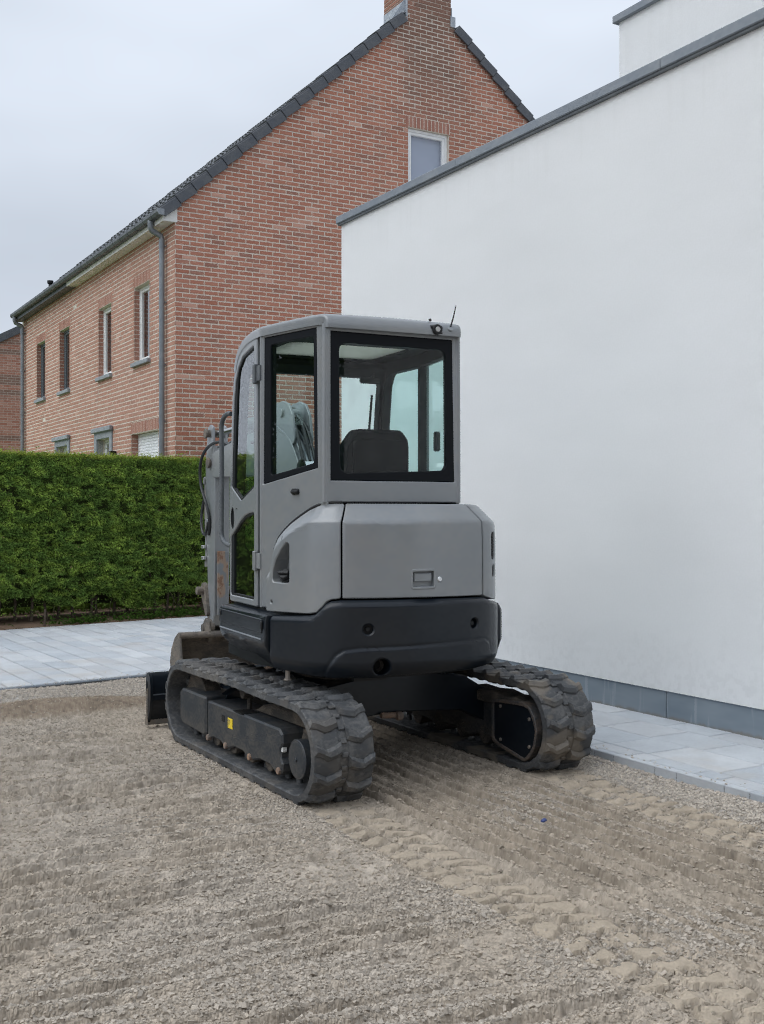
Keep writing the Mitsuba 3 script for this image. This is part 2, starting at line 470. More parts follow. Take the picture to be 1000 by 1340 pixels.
    return h * edge - 0.03 * (1 - edge), track * (0.22 + 0.78 * pad), lane, left, patch, (warp, warp2, med, fine, clod, mound / 0.085)


pr('gravel_bed', {'type': 'mesh_attribute', 'name': 'vertex_color'}, 0.95, spec=0.15,
   bump=proc(lambda p, n, uv: (fbm(p.x * 150, p.y * 150, p.z * 150, 2) * 0.006 + smoothstep(0.75, 0.1, voronoi(p.x * 110, p.y * 110)[0]) * 0.006), eps=1.5e-3), bump_scale=1.0)
mat('stone', {'type': 'twosided', 'bsdf': {'type': 'principled', 'base_color': {'type': 'mesh_attribute', 'name': 'vertex_color'}, 'roughness': 0.9, 'specular': 0.2}})
pr('far_ground', proc(lambda p, n, uv: mix((0.33, 0.29, 0.24), (0.38, 0.35, 0.31), fbm(p.x * 0.8, p.y * 0.8, 0.0, 4))), 0.95)
pr('soil', proc(lambda p, n, uv: mix((0.075, 0.048, 0.032), (0.16, 0.105, 0.07), fbm(p.x * 14, p.y * 14, p.z * 14, 4))), 0.95)
pr('lawn', proc(lambda p, n, uv: mix((0.07, 0.12, 0.025), (0.13, 0.19, 0.045), fbm(p.x * 9, p.y * 9, 1.0, 4))), 0.95)


def sheet(x0, x1, y0, y1, z):
    return np.array([[x0, y0, z], [x1, y0, z], [x1, y1, z], [x0, y1, z]], float), np.array([[0, 1, 2], [0, 2, 3]])


add('ground', sheet(-150, 150, -150, 150, -0.075), 'far_ground', kind='structure', label='open ground around the building plot')
gx = np.arange(0.15, KERB + 0.03, 0.0072)
gy = [1.6]
while gy[-1] < 10.1:
    gy.append(gy[-1] + np.interp(gy[-1], [1.6, 4.4, 6.5, 8.0, 10.0], [0.0068, 0.0080, 0.013, 0.018, 0.026]))
gy = np.array(gy)
GX, GY = np.meshgrid(gx, gy)
GH, G_track, G_lane, G_left, G_patch, (g_w, g_w2, g_med, g_fine, g_clod, g_mound) = ground_height(GX, GY)


def ground_colour():
    """Sand, fines and crushed stone by where they lie; each vertex a grain of its own tone."""
    def ss(a, b, t):
        t = np.clip((t - a) / (b - a), 0, 1)
        return (t * t * (3 - 2 * t))[..., None]
    P = np.stack([GX, GY, 0 * GX], -1)
    a, b = meshkit.fbm(P * 1.5, 4, 81), meshkit.fbm(P * 9, 3, 82)
    sand, grey, brown = np.array([0.382, 0.326, 0.262]), np.array([0.386, 0.342, 0.291]), np.array([0.285, 0.238, 0.186])
    k = ss(0.44, 0.60, 0.62 * a + 0.38 * b) * (0.25 + 0.30 * G_left[..., None])
    c = sand * (1 - k) + grey * k
    m = np.maximum(ss(4.26, 4.36, GX + 0.05 * (b - 0.5)), ss(-0.75, -0.40, GY - drive_edge(GX) + 0.5 * (b - 0.5)))
    c = c * (1 - m) + np.array([0.39, 0.368, 0.34]) * m
    m = 0.8 * G_lane[..., None] * ss(0.25, 0.50, a)
    c = c * (1 - m) + brown * m
    m = 0.85 * ss(0.12, 0.5, g_mound)
    c = c * (1 - m) + np.array([0.25, 0.195, 0.145]) * m
    m = 0.9 * G_track[..., None]
    c = c * (1 - m) + np.array([0.440, 0.370, 0.286]) * m
    grain = 1 + (0.34 * (rng.random(GX.shape) - 0.5) + 0.5 * (b - 0.5) + 0.7 * g_fine)[..., None] * (1 - 0.6 * G_track[..., None])
    return np.clip(c * grain, 0.03, 0.6).reshape(-1, 3)


GH = np.where(GY > drive_edge(GX) + 0.12, -0.06, GH)
add('gravel_yard', grid_mesh(np.stack([GX, GY, GH], -1)), 'gravel_bed', smooth=True, kind='structure', label='raked sandy gravel yard with track prints', color=ground_colour())


def height_at(x, y):
    i = np.clip(np.searchsorted(gy, y) - 1, 0, len(gy) - 2)
    j = np.clip(((x - gx[0]) / 0.0072).astype(int), 0, len(gx) - 2)
    return GH[i, j], G_track[i, j], G_patch[i, j]


WZ_ = 0.061


def scatter_stones():
    bv, bf = bx(-0.62, 0.62, -0.62, 0.62, -0.62, 0.62)
    out = []
    for n, y0, y1, r0, r1 in ((120000, 2.0, 4.6, 0.0042, 0.0105), (90000, 4.6, 7.0, 0.0045, 0.0090), (30000, 7.0, 9.75, 0.006, 0.010)):
        y = rng.uniform(y0, y1, n)
        x = rng.uniform(0.2, KERB, n)
        keep = (x / y > 0.16) & (x / y < 1.38) & (y < drive_edge(x) - 0.01)
        x, y = x[keep], y[keep]
        z, tr, pt = height_at(x, y)
        P = np.stack([x, y, 0 * x], -1)
        coarse = meshkit.fbm(P * 1.7 + 4, 3, 21)
        dens = np.clip((coarse - 0.43) * 4.0 * np.interp(y, [2.2, 3.4, 4.6], [1.3, 0.9, 0.6]), 0.20, 1.0) * (1 - 0.95 * tr)
        edge = (x > 4.27) | (y > drive_edge(x) - 0.55)
        dens = np.where(edge, 1.0, dens)
        keep = rng.random(len(x)) < dens
        out.append(np.column_stack([x, y, z, rng.uniform(r0, r1, len(x)) * (0.75 + 0.7 * rng.random(len(x)) ** 3), coarse, edge])[keep])
        if y0 == 2.0:                # denser margin along the kerb
            pass
    m = 15000
    x, y = rng.uniform(4.25, KERB - 0.004, m), rng.uniform(3.2, 9.0, m)
    z, tr, pt = height_at(x, y)
    k = tr < 0.4
    out.append(np.column_stack([x, y, z + 0.002, rng.uniform(0.005, 0.010, m), 0 * x + 0.6, 0 * x + 1])[k])
    m = 9000
    x = rng.uniform(0.8, 3.6, m)
    y = drive_edge(x) - rng.random(m) ** 1.3 * 0.75
    z, tr, pt = height_at(x, y)
    out.append(np.column_stack([x, y, z + 0.002, rng.uniform(0.006, 0.011, m), 0 * x + 0.6, 0 * x + 1]))
    m = 160                          # grit kicked up on to the slabs
    x, y = KERB + rng.exponential(0.05, m) + 0.01, rng.uniform(3.2, 9.5, m)
    out.append(np.column_stack([x, y, 0 * x + WZ_, rng.uniform(0.003, 0.007, m), 0 * x + 0.6, 0 * x + 1]))
    x = rng.uniform(1.6, 3.6, 120)
    out.append(np.column_stack([x, drive_edge(x) + rng.exponential(0.08, 120), 0 * x + 0.041, rng.uniform(0.003, 0.007, 120), 0 * x + 0.6, 0 * x + 1]))
    S = np.vstack(out)
    n = len(S)
    q = rng.normal(size=(n, 4))
    q /= np.linalg.norm(q, axis=1, keepdims=True)
    w, a, b, c = q.T
    R = np.stack([np.stack([1 - 2 * (b * b + c * c), 2 * (a * b - c * w), 2 * (a * c + b * w)], -1), np.stack([2 * (a * b + c * w), 1 - 2 * (a * a + c * c), 2 * (b * c - a * w)], -1),
                  np.stack([2 * (a * c - b * w), 2 * (b * c + a * w), 1 - 2 * (a * a + b * b)], -1)], 1)
    scl = S[:, 3, None] * np.stack([rng.uniform(0.9, 1.5, n), rng.uniform(0.7, 1.1, n), rng.uniform(0.5, 0.85, n)], -1)
    V = bv[None] * (1 + 0.20 * rng.normal(size=(n, 8, 3))) * scl[:, None]
    V = np.einsum('nij,nkj->nki', R, V) * np.array([1, 1, 0.8])
    V = V + np.column_stack([S[:, 0], S[:, 1], S[:, 2] + 0.18 * S[:, 3]])[:, None]
    t = rng.random((n, 1))
    grey = np.array([0.380, 0.340, 0.292]) * (0.70 + 0.55 * t)
    sand = np.array([0.374, 0.318, 0.254]) * (0.72 + 0.50 * t)
    k = np.clip((S[:, 4:5] - 0.44) * 4, 0.10, 0.8) * 0.8 + 0.2 * (rng.random((n, 1)) < 0.3)
    k = np.where(S[:, 5:6] > 0, 0.95, k)
    col = sand * (1 - k) + grey * k
    col = np.where(S[:, 5:6] > 0, col * 1.12, col)
    col = np.repeat(col[:, None], 8, 1).reshape(-1, 3)
    f = (bf[None] + 8 * np.arange(n)[:, None, None]).reshape(-1, 3)
    return V.reshape(-1, 3), f, col


sv, sf, sc = scatter_stones()
add('gravel', (sv, sf), 'stone', kind='stuff', label='loose crushed stone lying over the sandy yard', category='gravel', color=sc)

# ---------------------------------------------------------------- paving
def paver(poly, z, parent, name, ch=0.006):
    m = plate(poly, z - 0.05, z + rng.uniform(-0.0012, 0.0012), ch)
    tilt = rng.normal(0, 0.0012, 2)
    c = m[0].mean(0)
    m[0][:, 2] += (m[0][:, 0] - c[0]) * tilt[0] + (m[0][:, 1] - c[1]) * tilt[1]
    return m


DZ, WZ = 0.04, 0.06
drive_poly = Polygon([(-1.5, drive_edge(-1.5)), (9.5, drive_edge(9.5)), (9.5, 14.336 + 0.169 * (9.5 - 2.83)), (-1.5, 14.336 + 0.169 * (-1.5 - 2.83))])
drive_poly = drive_poly.difference(sbox(KERB, 0, 20, 10.53 + 0.04))
add('driveway', plate(drive_poly, -0.07, DZ - 0.012, 0), 'joint_sand', kind='structure', label='driveway of pale grey concrete pavers in front of the hedge')
yaw = 0.04
ex2, ey2 = np.array([math.cos(yaw), math.sin(yaw)]), np.array([-math.sin(yaw), math.cos(yaw)])
inner = drive_poly.buffer(-0.055, join_style=2)
near, rest = [], []
for i in range(-18, 52):
    w0, off = i * 0.22, rng.uniform(0, 0.55)
    for j in range(-2, 16):
        l0 = 8.6 + j * 0.55 + off
        q = [np.array([1.9, 0.0]) + ex2 * (w0 + a) + ey2 * (l0 + b) for a, b in ((.0055, .003), (.2145, .003), (.2145, .547), (.0055, .547))]
        g = Polygon(q).intersection(inner)
        if g.is_empty or g.area < 0.004 or g.geom_type != 'Polygon':
            continue
        c = g.centroid
        (near if 1.7 < c.x < 6.6 and 0.185 < c.x / c.y < 0.47 else rest).append(g)
kerbline = drive_poly.difference(drive_poly.buffer(-0.05, join_style=2))
for g in near:
    add('paver', paver(g, DZ, None, None), PAVER[rng.integers(5)], 'driveway')
add('paver_field', join(*[paver(g, DZ, None, None) for g in rest]), PAVER[0], 'driveway', kind='stuff')
e0, e1 = drive_edge(-1.5), drive_edge(KERB)
for k in range(7):
    xa, xb = -1.5 + k * 0.86, -1.5 + (k + 1) * 0.86 - 0.004
    g = Polygon([(xa, drive_edge(xa)), (xb, drive_edge(xb)), (xb, drive_edge(xb) + 0.05), (xa, drive_edge(xa) + 0.05)])
    add('edging_kerb', plate(g, -0.08, DZ - 0.006, 0.006), 'kerb_dark', 'driveway')

path_poly = sbox(KERB, -2.0, 5.63, 10.57)
add('side_path', plate(path_poly, -0.08, WZ - 0.012, 0), 'joint_sand', kind='structure', label='narrow grey slab path along the foot of the white wall')
near, rest = [], []
for (xa, xb), (la, lb) in (((KERB, 4.70), (0.16, 0.36)), ((4.70, 5.05), (0.33, 0.56)), ((5.05, 5.40), (0.33, 0.56)), ((5.40, 5.63), (0.4, 0.56))):
    y, k = -2.0 + rng.uniform(0, 0.2), 0
    while y < 10.5:
        L = (la if k % 2 else lb) * rng.uniform(0.95, 1.05) if xa == KERB else rng.choice([la, lb, 0.5 * (la + lb)])
        y1 = min(y + L, 10.565)
        g = sbox(xa + (0.05 if xa == KERB else 0.0015), y + 0.002, xb - 0.0015, y1 - 0.002)
        (near if y1 > 3.4 else rest).append(g)
        y, k = y1, k + 1
for g in near:
    add('paver', paver(g, WZ, None, None), PAVER[rng.integers(5)], 'side_path')
add('paver_field', join(*[paver(g, WZ, None, None) for g in rest]), PAVER[1], 'side_path', kind='stuff')
y, k = -2.0, 0
while y < 10.5:
    y1 = min(y + (0.17 if k % 2 else 0.345), 10.565)
    add('kerb_block', bx(KERB - 0.004, KERB + 0.048, y + 0.0015, y1 - 0.0015, -0.09, WZ + rng.uniform(-0.001, 0.001), 0.004), 'kerb_dark' if False else PAVER[rng.integers(3)], 'side_path')
    y, k = y1, k + 1

# ---------------------------------------------------------------- the white rendered building
WV, WU = 5.605, 10.536
wh = thing('rendered_house', 'white rendered flat-roofed building with grey metal coping beside the excavator', 'building')
add('wall', join(bx(WV, 14.0, -1.7, WU, 0.252, 4.60), bx(WV + 0.03, 14.0, -1.67, WU - 0.03, -0.1, 0.252)), 'stucco', wh, label='smooth white rendered wall')
y = WU + 0.05
while y > -1.6:
    L = 2.55 if y < WU else 2.30
    add('coping', bx(WV - 0.045, WV + 0.35, y - L + 0.003, y, 4.585, 4.662, 0.006), 'coping_alu', wh)
    y -= L
add('coping', bx(WV - 0.02, 13.95, WU - 0.30, WU + 0.045, 4.580, 4.655, 0.006), 'coping_alu', wh)
add('drip_edge', bx(WV - 0.030, WV + 0.01, -1.7, WU + 0.03, 4.566, 4.5846), 'zinc_dark', wh)
add('roof', bx(WV + 0.3, 13.9, -1.6, WU - 0.2, 4.4, 4.615), 'zinc_dark', wh)
y = WU - 0.01 - 0.68
prev = WU - 0.012
while prev > -0.3:
    add('plinth_panel', bx(WV + 0.012, WV + 0.034, y + 0.004, prev - 0.004, -0.02, 0.250, 0.003), 'plinth', wh)
    prev, y = y, y - 1.37
add('upper_storey', bx(6.6, 13.5, 1.0, 7.30, 4.6, 5.74), 'stucco', wh)
add('upper_coping', bx(6.56, 13.55, 0.95, 7.345, 5.725, 5.79, 0.005), 'coping_alu', wh)

# ---------------------------------------------------------------- the brick house
bh = thing('brick_house', 'two-storey red brick house with dark tiled gable roof and chimney behind the hedge', 'house')
EV = 5.976
RL0, SL = (5.976, 6.348), 0.9187          # the left rake: a point and its slope
APX = (11.14, 11.0)
SR = 0.8137
RIGHT = 15.6


def rake(v):
    return np.where(v < 10.9, RL0[1] + SL * (v - RL0[0]), 10.231 - SR * (v - 11.147))


apex_v = (10.231 + SR * 11.147 - RL0[1] + SL * RL0[0]) / (SL + SR)
gable = Polygon([(HV, -0.1), (RIGHT, -0.1), (RIGHT, 10.231 - SR * (RIGHT - 11.147)), (apex_v, RL0[1] + SL * (apex_v - RL0[0])), (HV, RL0[1] + SL * (HV - RL0[0]))])
CH0, CH1, CHT, CHD = 10.196, 11.114, 11.75, 0.80
gwin = sbox(10.21, 6.78, 11.07, 8.27)
END = 27.30
X, Y, Z = np.eye(3)
front = plate(gable.difference(gwin), 0.0, 0.25, 0)
add('gable_wall', place(front, (0, HU + 0.25, 0), X, Z, -Y), 'mortar', bh, label='brick gable wall')
WIN = [(17.955, 18.785, 4.06, 5.36), (20.134, 20.97, 4.04, 5.34), (23.10, 23.91, 4.04, 5.34), (25.19, 25.99, 4.05, 5.33)]
SHUT = (17.49, 18.948, 0.0, 2.85)
DWIN = [(20.04, 21.188, 1.0, 3.07), (23.048, 24.252, 1.0, 3.08)]
EAVE = 6.07
side = sbox(HU + 0.25, -0.1, END, EAVE)
for u0, u1, z0, z1 in WIN + [SHUT] + [(a + .16, b - .16, c, d - .2) for a, b, c, d in DWIN]:
    side = side.difference(sbox(u0, z0, u1, z1))
add('side_wall', place(plate(side, 0.0, 0.25, 0), (HV + 0.25, 0, 0), Y, Z, -X), 'mortar', bh, label='long brick side wall')
add('rear_wall', join(bx(HV, RIGHT, END, END + 0.2, -0.1, EAVE), bx(RIGHT - 0.2, RIGHT, HU + 0.25, END, -0.1, 6.5), bx(HV + 0.9, HV + 1.0, HU + 0.6, END, 0, 6.0)), 'mortar', bh)


def brick_rects(x0, x1, z0, z1, allowed, origin):
    out = []
    for k in range(int(z0 / BP), int(z1 / BP) + 2):
        zz = k * BP
        sh = 0.5 * (k % 2)
        for c in range(int((x0 - origin) / BL) - 2, int((x1 - origin) / BL) + 2):
            a = origin + (c - sh) * BL
            out.append((a + 0.007, zz + 0.002, a + BL - 0.007, zz + BP - 0.014))
    R = np.array(out)
    boxes = shapely.box(*R.T)
    prep = shapely.prepare(allowed)
    full = shapely.contains(allowed, boxes)
    part = shapely.intersects(allowed, boxes) & ~full
    clipped = [g for b in boxes[part] for g in [b.intersection(allowed)] if g.geom_type == 'Polygon' and g.area > 3e-4]
    return R[full], clipped


def brick_box(R, depth, jit):
    """One five-faced brick (front edge eased), in (x, z, t)."""
    x0, z0, x1, z1 = R
    e = 0.003
    a = [(x0, z0, -0.004), (x1, z0, -0.004), (x1, z1, -0.004), (x0, z1, -0.004)]
    b = [(x0, z0, depth - e + jit), (x1, z0, depth - e + jit), (x1, z1, depth - e + jit), (x0, z1, depth - e + jit)]
    c = [(x0 + e, z0 + e, depth + jit), (x1 - e, z0 + e, depth + jit), (x1 - e, z1 - e, depth + jit), (x0 + e, z1 - e, depth + jit)]
    f = [[8, 9, 10], [8, 10, 11]]
    for L in (0, 4):
        for i in range(4):
            j = (i + 1) % 4
            f += [[L + i, L + j, L + 4 + j], [L + i, L + 4 + j, L + 4 + i]]
    return np.array(a + b + c, float), np.array(f)


def wobble(R):
    return R + rng.normal(0, 0.0014, 4)


lint = sbox(10.16, 8.27, 11.10, 8.27 + 0.205)
allow = gable.buffer(-0.006).difference(gwin.union(lint))
full, clip = brick_rects(HV, RIGHT, 0.0, 10.8, allow, HV)
# the 300 that show largest: nearest the corner, above the hedge and left of the white building
score = np.where((full[:, 1] > 2.2) & (full[:, 0] < 8.6), full[:, 0] * 1.0 + 0.55 * np.abs(full[:, 1] - 4.2), 99)
order = np.argsort(score)
gm = lambda m: place(m, (0, HU, 0), X, Z, -Y)
for i in order[:300]:
    add('brick', gm(brick_box(wobble(full[i]), 0.004, rng.normal(0, 0.0012))), 'brick_gable', bh + '__gable_wall')
rest = [brick_box(wobble(full[i]), 0.004, rng.normal(0, 0.0012)) for i in order[300:]] + [plate(g, -0.004, 0.006, 0) for g in clip]
add('brick_field', gm(join(*rest)), 'brick_gable', bh + '__gable_wall', kind='stuff')
for i in range(12):
    x0 = 10.165 + i * 0.0775
    add('soldier_brick', gm(brick_box((x0, 8.275, x0 + 0.063, 8.465), 0.005, 0)), 'brick_edge', bh + '__gable_wall')

allow = sbox(HU - 0.003, 0, END, EAVE)
lints = []
for u0, u1, z0, z1 in WIN + [SHUT]:
    lints.append((u0 - 0.03, u1 + 0.03, z1, z1 + 0.205))
holes = [sbox(u0 - 0.004, z0 - 0.004, u1 + 0.004, z1 + 0.004) for u0, u1, z0, z1 in WIN + [SHUT] + DWIN] + [sbox(a, z, b, t) for a, b, z, t in lints]
allow = allow.difference(shapely.union_all(holes))
full, clip = brick_rects(HU, END, 0.0, EAVE, allow, HU)
parts = [brick_box(wobble(r), 0.003, rng.normal(0, 0.0010)) for r in full] + [plate(g, -0.004, 0.006, 0) for g in clip]
sm = lambda m: place(m, (HV, 0, 0), Y, Z, -X)
add('brick_field', sm(join(*parts)), 'brick_side', bh + '__side_wall', kind='stuff')
jamb = []
for u0, u1, z0, z1 in WIN + [SHUT]:          # bricks on the far reveals
    for k in range(int(z0 / BP) + 1, int(z1 / BP)):
        jamb.append(bx(HV + 0.002, HV + 0.115, u1 - 0.004, u1 + 0.02, k * BP + 0.002, k * BP + BP - 0.011))
add('reveal_bricks', join(*jamb), 'brick_edge', bh + '__side_wall', kind='stuff')
for a, b, z, t in lints:
    n = int(round((b - a) / 0.0775))
    for i in range(n):
        x0 = a + i * (b - a) / n
        add('soldier_brick', sm(brick_box((x0 + 0.007, z + 0.006, x0 + (b - a) / n - 0.007, t - 0.012), 0.003, 0)), 'brick_edge', bh + '__side_wall')


def window(o, ex, ey, ez, w, h, frame_mat, parent, pane='glass_clear', back='room_dark', fr=0.065, bar=False, deep=0.11, label=None):
    """A window in an opening w x h; the frame's front is 'deep' behind the wall face."""
    P = lambda m: place(m, o, ex, ey, ez)
    outer = sbox(0.004, 0.004, w - 0.004, h - 0.004)
    inn = sbox(fr * 0.75, fr * 0.75, w - fr * 0.75, h - fr * 0.75)
    sash = sbox(fr * 1.5, fr * 1.5, w - fr * 1.5, h - fr * 1.5)
    k = add('window', P(plate(outer.difference(inn), -deep - 0.07, -deep, 0.004)), frame_mat, parent, label=label)
    add('sash', P(plate(inn.buffer(-0.002, join_style=2).difference(sash), -deep - 0.06, -deep - 0.010, 0.006)), frame_mat, k)
    add('pane', P(plate(sash.buffer(0.01, join_style=2), -deep - 0.036, -deep - 0.032, 0)) if False else P((np.array([[sash.bounds[0], sash.bounds[1], -deep - 0.03], [sash.bounds[2], sash.bounds[1], -deep - 0.03], [sash.bounds[2], sash.bounds[3], -deep - 0.03], [sash.bounds[0], sash.bounds[3], -deep - 0.03]]), np.array([[0, 1, 2], [0, 2, 3]]))), pane, k)
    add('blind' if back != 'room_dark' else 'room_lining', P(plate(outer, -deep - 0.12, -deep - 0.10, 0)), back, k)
    return k


window((10.21, HU, 6.78), X, Z, -Y, 0.86, 1.49, 'window_white', bh, back='blind_blue', fr=0.07, deep=0.05, label='white framed gable window with a blue-grey blind')
for i, (u0, u1, z0, z1) in enumerate(WIN):
    window((HV, u0, z0), Y, Z, -X, u1 - u0, z1 - z0, 'window_white' if i < 2 else 'window_grey', bh, fr=0.06, deep=0.09)
    add('sill', bx(HV - 0.06, HV + 0.10, u0 - 0.05, u1 + 0.05, z0 - 0.07, z0, 0.006), 'bluestone', bh)
for u0, u1, z0, z1 in DWIN:
    sur = sbox(u0, z0, u1, z1).difference(sbox(u0 + 0.16, z0 - 1, u1 - 0.16, z1 - 0.2))
    s = add('stone_surround', sm(plate(sur, -0.10, 0.030, 0.006)), 'bluestone', bh)
    add('cornice', bx(HV - 0.085, HV - 0.031, u0 - 0.05, u1 + 0.05, z1 - 0.075, z1 + 0.01, 0.008), 'bluestone', s)
    window((HV, u0 + 0.16, z0), Y, Z, -X, u1 - u0 - 0.32, z1 - z0 - 0.2, 'window_white', bh, fr=0.06, deep=0.13)
rs = add('roller_shutter', bx(HV + 0.13, HV + 0.14, SHUT[0], SHUT[1], 0, 2.85), 'window_grey', bh)
for i in range(22):
    z = 2.85 - 0.052 - i * 0.05
    add('slat', place(plate(rrect(0, 0, 0.046, 0.012, 0.005, 2), 0, SHUT[1] - SHUT[0] - 0.02, 0), (HV + 0.13, SHUT[0] + 0.01, z), Z, -X, Y), 'shutter_white', rs, smooth=40)
ln = add('wall_lantern', join(bx(HV - 0.11, HV - 0.02, 19.81, 19.90, 2.35, 2.58, 0.01), bx(HV - 0.12, HV - 0.01, 19.80, 19.91, 2.58, 2.60, 0.006), bx(HV - 0.03, HV, 19.82, 19.89, 2.45, 2.55)), 'black_plastic', bh, label='black square wall lantern')

# eaves, gutter, downpipes
OV = 0.185
EO = HV - OV
add('soffit', bx(EO, HV + 0.02, HU + 0.02, 22.55, 6.045, 6.07), 'soffit_white', bh, label='white boarded soffit')
add('soffit', bx(EO, HV + 0.02, 22.56, END + 0.12, 6.045, 6.07), 'zinc_dark', bh, label='dark boarded soffit')
for i in range(22):
    u0 = HU + 0.03 + i * 0.25
    if u0 < 22.3:
        add('soffit_board', bx(EO + 0.012, HV - 0.01, u0 + 0.004, u0 + 0.246, 6.038, 6.0454), 'soffit_white', bh + '__soffit')
add('fascia', bx(EO - 0.02, EO, HU + 0.02, 22.55, 6.035, 6.17), 'soffit_white', bh)
add('fascia', bx(EO - 0.02, EO, 22.56, END + 0.12, 6.035, 6.17), 'zinc_dark', bh)
add('eaves_box_end', place(plate(Polygon([(EO - 0.02, 6.035), (HV + 0.03, 6.035), (HV + 0.03, 6.30), (EO + 0.08, 6.20), (EO - 0.02, 6.12)]), 0, 0.03, 0.004), (0, HU + 0.02, 0), X, Z, -Y), 'soffit_white', bh)
t = np.linspace(math.pi, 2 * math.pi, 12)
gp = np.vstack([np.column_stack([0.075 * np.cos(t), 0.075 * np.sin(t)]), [[0.075, 0.01]], np.column_stack([0.069 * np.cos(t[::-1]), 0.069 * np.sin(t[::-1])]), [[-0.075, 0.012], [-0.084, 0.012], [-0.084, 0.0]]])
G = EO - 0.075
gp = affinity.scale(Polygon([(-0.085, 0.02), (-0.085, -0.035), (-0.045, -0.085), (0.07, -0.085), (0.07, 0.02), (0.06, 0.02), (0.06, -0.075), (-0.04, -0.075), (-0.075, -0.032), (-0.075, 0.02)]), 0.68, 0.80, origin=(0, 0))
add('gutter', place(plate(gp, 0, END + 0.12 - HU, 0.002), (G, HU - 0.08, 6.175), X, Z, Y), 'zinc_dark', bh, label='grey zinc gutter')
gu = bh + '__gutter'
add('end_cap', place(plate(gp.convex_hull.buffer(0.006), 0, 0.012, 0.002), (G, HU - 0.08, 6.175), X, Z, -Y), 'zinc', gu)
for i in range(26):
    u0 = HU + 0.25 + i * 0.41
    add('bracket', place(plate(gp.convex_hull.buffer(0.004), 0, 0.02, 0.002), (G, u0, 6.174), X, Z, Y), 'zinc_dark', gu)
for pu, dark in ((17.13, 0), (27.12, 1)):
    pz = [(G, pu, 6.12), (G, pu, 6.02), (G + 0.02, pu, 5.97), (HV - 0.09, pu, 5.90), (HV - 0.075, pu, 5.84), (HV - 0.075, pu, 5.75)]
    m = 'zinc' if not dark else 'zinc_dark'
    k = add('downpipe', join(tube(pz, 0.047, 12), tube([(HV - 0.075, pu, 5.76), (HV - 0.075, pu, 3.0), (HV - 0.075, pu, 0.0)], 0.045, 14)), 'zinc', bh, smooth=40)
    for z in (5.74, 4.85, 3.85, 2.95):
        add('pipe_joint', join(tube([(HV - 0.075, pu, z - 0.035), (HV - 0.075, pu, z + 0.035)], 0.0495, 14), bx(HV - 0.03, HV, pu - 0.012, pu + 0.012, z - 0.01, z + 0.01)), 'zinc', k, smooth=40)

# roof planes with tile courses, and the verge tiles along the gable
for sgn, name in ((1, 'roof'), (-1, 'roof')):
    if sgn > 0:
        a, b = np.array([EO - 0.03, 0, RL0[1] + SL * (EO - 0.03 - RL0[0])]), np.array([apex_v, 0, RL0[1] + SL * (apex_v - RL0[0])])
    else:
        a, b = np.array([RIGHT + 0.3, 0, 10.231 - SR * (RIGHT + 0.3 - 11.147)]), np.array([apex_v, 0, RL0[1] + SL * (apex_v - RL0[0])])
    d = (b - a) / np.linalg.norm(b - a)
    L = np.linalg.norm(b - a)
    nrm = np.array([-d[2], 0, d[0]]) * (1 if d[0] > 0 else -1)
    o = a + nrm * 0.05 + np.array([0, HU + 0.03, 0])
    flat = (np.array([[0, 0, 0], [L, 0, 0], [L, END - HU + 0.1, 0], [0, END - HU + 0.1, 0]], float), np.array([[0, 1, 2], [0, 2, 3]]))
    DEEP = END - HU + 0.08
    back = lambda q: DEEP + (0.9 - DEEP) * q / L
    key = add('roof', place(plate(Polygon([(0, 0), (L, 0), (L, 0.9), (0, DEEP)]), -0.04, 0.0, 0), o, d, Y, nrm), 'roof_tile', bh, label='dark grey tiled roof slope')
    nc = int(L / 0.345)
    tv = []
    wv = np.linspace(0, END - HU + 0.05, 3 * 36 + 1) if sgn > 0 else np.linspace(0, END - HU + 0.05, 37)
    ph = 0.5 - 0.5 * np.cos(np.arange(len(wv)) / 3 * 2 * np.pi)
    for c in range(nc + 1):
        s0, s1 = c * 0.345 - 0.02, min((c + 1) * 0.345 + 0.02, L)
        if s1 - s0 < 0.1:
            continue
        wv = np.linspace(0, back(max(s0, 0)), (3 * 36 if sgn > 0 else 36) + 1)
        rows = [np.stack([np.full_like(wv, s0), wv, 0.0 * ph], -1), np.stack([np.full_like(wv, s0), wv, 0.022 + 0.03 * ph], -1), np.stack([np.full_like(wv, s1), wv, 0.002 + 0.03 * ph], -1)]
        tv.append(grid_mesh(np.stack(rows)))
    add('roof_tiles', place(join(*tv), o, d, Y, nrm), 'roof_tile', key, kind='stuff')
    n = int(L / 0.348)
    vy = np.array([0, 1.0, 0])
    for i in range(n):
        s0 = i * L / n
        s1 = s0 + L / n - 0.004
        mid = a + d * (s0 + s1) / 2
        if CH0 - 0.10 < mid[0] < CH1 + 0.06:
            continue
        t0 = 0.018 - 0.004 * (i % 2)
        m = join(place(bx(s0, s1, -0.19, 0.0, 0, 0.03, 0.004), np.zeros(3), X, Y, Z), place(bx(s0, s1, -0.01, 0.34, 0.0, 0.025, 0.004), np.zeros(3), X, Y, Z))
        tilt = 0.030
        # apron on the gable side, cap on the slope
        ap = plate(sbox(s0, -0.075, s1, 0.075), 0, 0.028, 0.005)
        ap[0][:, 1] += tilt * (s1 - ap[0][:, 0]) / (s1 - s0)
        ap[0][:, 2] += 0.012 * (s1 - ap[0][:, 0]) / (s1 - s0)
        apron = place(ap, a + np.array([0, HU - 0.036, 0]), d, nrm, -Y)
        cp = plate(sbox(s0, -0.06, s1, 0.26), 0, 0.025, 0.005)
        cp[0][:, 2] += tilt * (s1 - cp[0][:, 0]) / (s1 - s0)
        cap = place(cp, a + nrm * 0.0752 + np.array([0, HU, 0]), d, Y, nrm)
        add('verge_tile', join(apron, cap), 'roof_tile', key)
zr = RL0[1] + SL * (apex_v - RL0[0])
